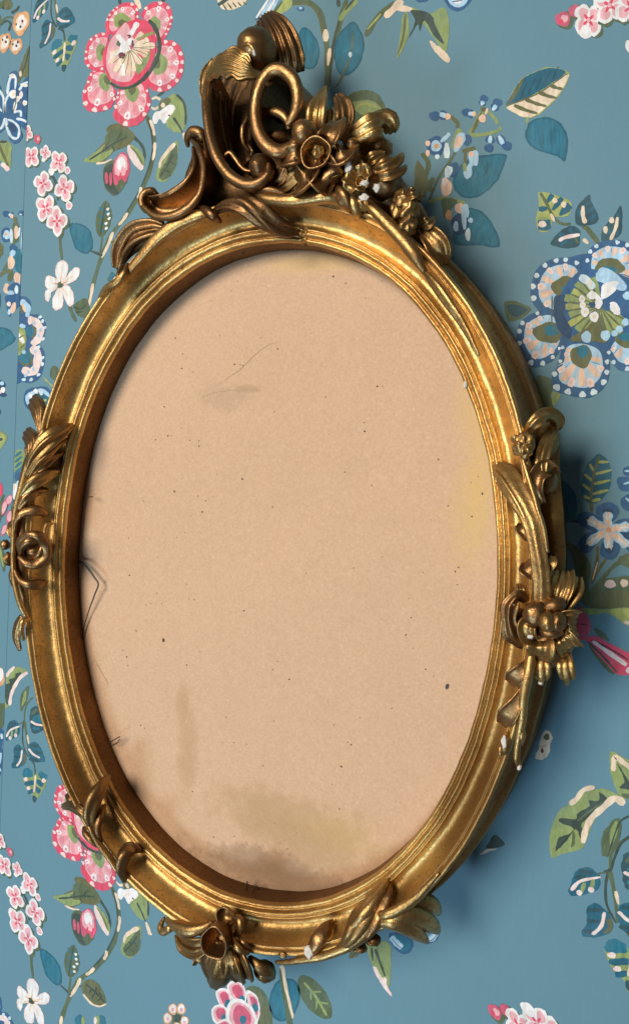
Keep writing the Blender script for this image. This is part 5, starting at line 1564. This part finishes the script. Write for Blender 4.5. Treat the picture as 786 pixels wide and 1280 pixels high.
# full flower
leaf('petal', [(688, 766, 66), (694, 748, 70), (699, 731, 68), (702, 714, 60)], [4.0, 6.5, 8.0, 6.0], G, right, 0.35, 4, 0.12, thick=2)
leaf('petal', [(694, 770, 66), (706, 752, 68), (715, 735, 65), (720, 720, 56)], [3.5, 5.5, 6.5, 3.5], G, right, 0.35, 3, 0.12, thick=2)
leaf('petal', [(659, 752, 70), (647, 746, 77), (637, 758, 79), (636, 778, 78), (641, 796, 76), (655, 808, 68)], [2.2, 4.2, 5.2, 5.0, 5.8, 3.0], B, right, -0.45, 2, 0.14, 3, 0.12, thick=4)
blob('petal', 650, 786, 62, 8, 8, 12, HOLLOW_SHADE, right, 0.08)
blob('bud', 668, 768, 80, 6.6, 7, 8, B, right, 0.08)
blob('bud', 690, 757, 76, 7.5, 6, 5, B, right, 0.08, 30)
blob('bud', 684, 778, 82, 5.4, 7, 6.4, G, right, 0.08, 20)
blob('bud', 696, 778, 80, 5.0, 6, 6.4, B, right, 0.08)
blob('bud', 688, 790, 79, 7.0, 5, 4.0, B, right, 0.08)
leaf('petal', [(664, 776, 78), (658, 784, 82), (660, 796, 80), (666, 800, 76)], [3.5, 4.6, 4.2, 2.5], G, right, 0.5, 2, 0.08)
leaf('petal', [(668, 784, 74), (666, 792, 78), (664, 798, 77)], [4, 5, 2.5], B, right, -0.4, 2, 0.08)
leaf('petal', [(700, 782, 72), (710, 778, 76), (720, 778, 72)], [3.5, 7.0, 6.5], G, right, 0.45, 4, 0.10)
leaf('petal', [(697, 790, 72), (706, 800, 76), (714, 810, 71)], [3.0, 6.0, 6.5], G, right, 0.45, 4, 0.12)
leaf('petal', [(676, 798, 72), (676, 810, 78), (674, 822, 73)], [6.0, 8.0, 5.5], G, right, 0.4, 3, 0.06)
blob('petal', 686, 800, 62, 15, 12, 16, B, right, 0.08)
for cx, cy, lean in ((676, 836, 0), (706, 836, 2)):
    for dx, l, r in ((-7.5, 11, 1.7), (0, 18, 2.0), (7.5, 12, 1.7)):
        tube('pendant_leaf', [(cx + dx * 0.7, cy - 18, 66, 1.4), (cx + dx, cy - 4, 70, r), (cx + dx + lean, cy + l * 0.6, 69, r * 0.9), (cx + dx * 0.8 + lean, cy + l + 2, 65, 0.8)], G, right, 0.8, 12, 6, 2, 0.08)
blob('plaster_chip', 675, 853, 67, 1.5, 1.2, 1.4, PLASTER, right, 0.3)
blob('plaster_chip', 662, 796, 82, 1.6, 0.9, 1.2, PLASTER, right, 0.3)
for dx in (-4, 0, 4):
    tube('leaf', [(652 + dx * 1.5, 746, 68, 1.2), (651 + dx, 738, 70, 1.5), (649 + dx * 0.7, 731, 66, 0.8)], G, right)
# tail of the spray
tube('stem', [(667, 800, 70, 2.6), (662, 830, 73, 3.2), (657, 855, 74, 3.1), (653, 880, 74, 2.8), (652, 902, 73, 2.5), (647, 928, 72, 2.0), (645, 948, 71, 2.0), (650, 961, 68, 1.0)], G, right)
leaf('leaf', [(662, 826, 72), (652, 838, 75), (643, 847, 74), (636, 853, 70)], [1.6, 4.0, 5.0, 2.5], B, right, 0.35, 1, 0.05)
leaf('leaf', [(656, 858, 73), (646, 877, 75), (634, 894, 74), (626, 905, 69)], [1.4, 3.6, 5.4, 2.8], B, right, 0.35, 1, 0.05, thick=2.5)
tube('bud', [(637, 914, 68, 1.2), (632, 924, 71, 3.0), (631, 936, 71, 2.8), (631, 946, 68, 1.2)], G, right, 0.8)
blob('plaster_chip', 630, 927, 73.5, 1.6, 0.8, 3.6, PLASTER, right, 0.2, 8)
tube('bud', [(651, 902, 71, 1.2), (652, 918, 72, 2.4), (650, 932, 70, 1.0)], G, right, 0.85)
tube('bud', [(627, 930, 68, 0.8), (625, 940, 69, 1.4), (627, 950, 68, 0.8)], G, right, 0.85)
blob('plaster_chip', 649, 959, 70, 1.2, 0.8, 1.6, PLASTER, right, 0.3)

# ------------------------------------------------------------------ bottom ornament
foot = tube('bottom_ornament', [(284, 1146, 54, 5), (278, 1165, 60, 11), (273, 1188, 61, 14), (274, 1210, 60, 13), (277, 1226, 56, 6)], B, frame, 0.85, 20)
foot['label'] = 'small cup flower with leaves at the foot of the frame'
cup('flower_cup', 267, 1180, 88, 10.2, 17, B, foot, 1.16, 1.7, lean=(0.1, 0.0))
blob('stamen', 271, 1183, 74, 4.6, 2.5, 6.0, G, foot, 0.3)
cup('flower_cup', 281, 1147, 71, 8.0, 6, G, foot, 0.9, 1.8)
tube('petal', [(291, 1146, 66, 1.8), (299, 1150, 70, 3.2), (301, 1160, 71, 3.4), (296, 1168, 70, 2.4)], G, foot, 0.9)
tube('leaf', [(206, 1147, 62, 1.2), (201, 1158, 66, 2.6), (204, 1165, 68, 3.0), (214, 1160, 70, 3.0)], G, foot, 0.85)
tube('leaf', [(209, 1150, 68, 2.4), (222, 1158, 72, 4.4), (238, 1163, 74, 4.8), (254, 1160, 73, 3.4), (266, 1152, 70, 1.6)], G, foot, 0.85)
leaf('leaf', [(221, 1171, 66), (229, 1180, 70), (244, 1184, 75), (260, 1180, 77)], [2.6, 6.0, 7.0, 4.0], G, foot, 0.5, 1, 0.05, thick=2.2)
tube('leaf_rim', [(219, 1170, 66, 1.2), (225, 1182, 72, 1.4), (240, 1189, 76, 1.5), (254, 1186, 78, 1.2)], G, foot)
leaf('leaf', [(234, 1186, 64), (242, 1196, 69), (250, 1204, 69), (254, 1212, 62)], [2.6, 5.0, 5.5, 2.5], G, foot, -0.35, 1, 0.06, thick=2.5)
leaf('leaf', [(276, 1188, 76), (272, 1205, 78), (266, 1222, 75), (263, 1234, 66)], [6.0, 8.5, 8.5, 5.0], G, foot, -0.35, 2, 0.05, thick=3)
leaf('leaf', [(284, 1188, 74), (288, 1205, 76), (294, 1218, 72), (300, 1228, 64)], [4.5, 7.5, 7.0, 3.0], G, foot, 0.4, 2, 0.05, thick=3)
tube('petal', [(291, 1168, 72, 1.4), (293, 1178, 77, 2.4), (300, 1187, 78, 2.6), (311, 1192, 75, 1.4)], G, foot, 0.9)
tube('petal', [(298, 1168, 70, 1.2), (304, 1177, 74, 1.8), (312, 1185, 73, 1.2)], G, foot, 0.9)
leaf('leaf', [(297, 1188, 72), (301, 1203, 75), (307, 1217, 72), (311, 1225, 64)], [3.5, 6.5, 6.0, 2.5], G, foot, 0.5, 1, 0.05, thick=2.5)
blob('leaf', 331, 1214, 60, 8.5, 7, 7.5, G, foot, 0.08)
tube('leaf', [(312, 1196, 68, 2.0), (322, 1206, 69, 4.2), (332, 1213, 66, 5.0), (340, 1222, 60, 3.0)], G, foot, 0.8)
blob('plaster_chip', 581, 481, 56.5, 1.2, 0.8, 2.0, PLASTER, moulding, 0.3)
blob('plaster_chip', 353, 1194, 72.5, 3.2, 1.0, 1.7, G, foot, 0.3)

# ------------------------------------------------------------------ twisted leaves, lower right
lr = tube('leaf_spray', [(486, 1093, 54, 1.2), (477, 1114, 63, 4.6), (464, 1139, 71, 6.8), (448, 1163, 74, 6.0), (430, 1183, 73, 3.2), (414, 1194, 70, 1.2)], G, frame, 0.8, 22, 10, 3, 0.16, 2.5)
tube('twisted_leaf', [(479, 1102, 58, 1.2), (468, 1122, 67, 4.2), (455, 1147, 74, 5.0), (441, 1170, 76, 4.0), (426, 1187, 73, 1.6)], G, lr, 0.8, 20, 10, 2, 0.14, 1.2)
tube('twisted_leaf', [(486, 1104, 58, 1.2), (482, 1124, 66, 3.6), (472, 1147, 72, 4.2), (458, 1167, 74, 3.4), (444, 1182, 72, 1.4)], B, lr, 0.8, 20, 10, 2, 0.12, 1.2)
lr['label'] = 'twisted leaf strands wrapped over the lower right moulding'
tube('twisted_leaf', [(457, 1127, 62, 1.4), (448, 1143, 71, 4.4), (438, 1163, 75, 4.6), (428, 1182, 73, 1.8)], G, lr, 0.8, 18, 8, 2, 0.14, 2.0)
tube('vine', [(345, 1203, 70, 1.2), (372, 1201, 72, 2.4), (400, 1196, 73, 2.8), (428, 1187, 74, 3.0), (452, 1173, 74, 3.0), (478, 1153, 72, 2.0)], G, lr, 0.85)
tube('twisted_leaf', [(416, 1153, 58, 1.8), (408, 1161, 66, 4.0), (398, 1174, 72, 4.6), (389, 1187, 73, 3.4), (385, 1195, 71, 1.4)], B, lr, 0.8, 16, 8, 2, 0.1, 1.0)
blob('plaster_chip', 386, 1190, 75, 3.0, 1.6, 4.4, PLASTER, lr, 0.22, 10)
tube('drape', [(472, 1154, 72, 2.4), (490, 1153, 73, 5.0), (508, 1159, 67, 6.0), (523, 1169, 58, 5.0), (533, 1178, 48, 2.0)], G, lr, 0.7)
tube('drape', [(476, 1147, 72, 2.4), (498, 1143, 71, 6.0), (519, 1146, 62, 8.0), (536, 1155, 50, 7.0), (545, 1164, 41, 3.0)], G, lr, 0.7)
tube('drape', [(502, 1136, 62, 4.0), (520, 1130, 54, 7.5), (535, 1131, 44, 8.0), (545, 1140, 34, 4.0)], G, lr, 0.7)
tube('leaf_rim', [(470, 1158, 72, 1.2), (485, 1154, 74, 2.2), (502, 1158, 71, 2.6), (518, 1168, 65, 2.4), (533, 1175, 55, 1.2)], G, lr)
tube('vine', [(474, 1144, 72, 2.4), (484, 1143, 74, 3.4), (500, 1136, 73.5, 3.2), (524, 1118, 72.5, 2.4), (548, 1092, 72, 1.2)], G, lr, 0.85)
blob('bud', 466, 1175, 66, 5, 5, 3, B, lr, 0.12)
blob('bud', 450, 1184, 64, 5, 5, 3, B, lr, 0.12)

# ------------------------------------------------------------------ straps, lower left
ll = tube('leaf_spray', [(137, 970, 55, 1.6), (127, 981, 66, 5.0), (116, 1000, 74, 6.2), (112, 1020, 76, 4.8), (118, 1041, 72, 1.6)], G, frame, 0.8, 18, 8, 3, 0.13, 1.2)
ll['label'] = 'leaf straps wrapped over the lower left moulding'
leaf('leaf', [(112, 1030, 72), (100, 1016, 73), (88, 1009, 69), (77, 1009, 61)], [2.4, 4.2, 4.6, 2.4], G, ll, -0.35, 2, 0.12, thick=2.5)
leaf('leaf', [(96, 1012, 64), (86, 1002, 63), (82, 994, 60)], [3.5, 5.0, 2.0], B, ll, -0.3, 1, 0.1)
tube('vine', [(108, 1022, 74, 1.6), (114, 1038, 76, 2.2), (124, 1056, 75, 2.2), (138, 1075, 74, 2.0), (152, 1096, 72, 1.2)], G, ll, 0.9)
tube('vine', [(105, 1034, 70, 1.4), (107, 1042, 73, 2.6), (114, 1050, 74, 2.6), (122, 1058, 72, 1.4)], G, ll, 0.9)
tube('strap', [(178, 1063, 53, 2.2), (167, 1061, 65, 5.4), (156, 1068, 73, 5.6), (151, 1084, 75, 4.4), (156, 1102, 71, 1.8)], B, ll, 0.8, 18, 8, 3, 0.08, 1.0)
tube('strap', [(131, 1006, 62, 2.0), (124, 1020, 70, 4.4), (121, 1036, 74, 4.0), (127, 1052, 72, 1.8)], B, ll, 0.8, 18, 8, 2, 0.1, 1.0)

# ------------------------------------------------------------------ wire, brads and specks in the rabbet
def wire(name, pts, r=0.45):
    return tube(name, [(x, y, h, r) for x, y, h in pts], WIRE, frame, 1.0, 8, 1)
tube('bent_wire', [(100, 702, 37, 1.1), (105, 705, 38.5, 1.1), (111, 711, 39.5, 1.0), (118, 721, 40.5, 0.9), (123, 730, 41, 0.8), (119, 742, 40, 0.7), (113, 759, 38.5, 0.65), (107, 778, 37, 0.6), (103, 800, 35.5, 0.5)], WIRE, frame, 0.6, 8, 4)
wire('brad', [(135, 930, 39.5), (143, 925, 41), (150, 921, 43)], 0.5)
wire('brad', [(140, 932, 40), (147, 929, 41), (150, 924, 42)], 0.35)
wire('brad', [(308, 1112, 40), (309, 1106, 43), (309, 1102, 44)], 0.6)
wire('brad', [(317, 1113, 40), (320, 1107, 43), (324, 1112, 41)], 0.6)
wire('brad', [(112, 621, 40), (116, 621, 43)], 0.5)
wire('brad', [(304, 319, 42), (306, 314, 46)], 0.4)
# specks and scratches lying on the board
def fleck(px, py, rx, ry, mat, rot=0.0):
    c = at(px, py, HB)
    V, F = [], []
    n = 10
    cr, sr = math.cos(rot), math.sin(rot)
    for j in range(n):
        a = 2 * math.pi * j / n
        k = 1 + 0.25 * nz((px + math.cos(a), py + math.sin(a), 0.5), 1.3)
        x, z = math.cos(a) * rx * k * 1e-3, math.sin(a) * ry * k * 1e-3
        x, z = cr * x - sr * z, sr * x + cr * z
        q = (c[0] + x, c[2] + z)
        y = -HB - 0.0011 * nz((q[0], 0.3, q[1]), 9) - 0.0004 * nz((q[0], 1.3, q[1]), 30)
        V.append((q[0], y - 0.0004, q[1]))
    return V, [tuple(range(n - 1, -1, -1))]
fv, ff = [], []
R = random.Random(5)
for k in range(115):
    t, r = R.uniform(0, 6.28), math.sqrt(R.random()) * 0.95
    q = np.array(EC) + (oval(t) - np.array(EC)) * r
    d = np.array([q[0], -HB, q[1]]) - CAM
    z = d @ _f
    px, py = 393 + FPX * (d @ _r) / z, 640 - FPX * (d @ _u) / z
    s = R.choice([0.25, 0.3, 0.35, 0.45, 0.6])
    v, f = fleck(px, py, s, s * R.uniform(0.7, 1.3), SPECK, R.uniform(0, 3))
    ff += [tuple(i + len(fv) for i in g) for g in f]
    fv += v
sp = mesh_obj('fly_specks', fv, ff, SPECK, board, False)
sp['kind'] = 'stuff'
v, f = fleck(558.5, 858, 1.1, 2.0, WIRE, -0.3)
mesh_obj('dark_speck', v, f, WIRE, board, False)
v, f = fleck(205, 800, 1.1, 1.6, SPECK)
mesh_obj('dark_speck', v, f, SPECK, board, False)
SCR = plain('scratch', (0.50, 0.345, 0.21), 0.9)
def scratch(pts, w):
    P = catmull(np.array(pts, float), 6)
    d = np.gradient(P, axis=0)
    d /= np.linalg.norm(d, axis=1)[:, None]
    V, F = [], []
    for i, p in enumerate(P):
        ww = w * (0.6 + 0.4 * math.sin(i * 1.7)) * math.sin(math.pi * (i + 0.4) / (len(P)))
        for s in (-1, 1):
            c = at(p[0] - d[i, 1] * ww * s, p[1] + d[i, 0] * ww * s, HB)
            y = -HB - 0.0011 * nz((c[0], 0.3, c[2]), 9) - 0.0004 * nz((c[0], 1.3, c[2]), 30)
            V.append((c[0], y - 0.0003, c[2]))
    for i in range(len(P) - 1):
        F.append((2 * i, 2 * i + 1, 2 * i + 3, 2 * i + 2))
    mesh_obj('scratch', V, F, SCR, board, False)
scratch([(272, 482), (288, 470), (300, 462), (318, 444), (334, 432), (346, 428)], 0.8)
scratch([(252, 497), (270, 490), (300, 487), (328, 489)], 1.0)
scratch([(118, 822), (124, 835), (133, 850), (136, 856)], 0.8)
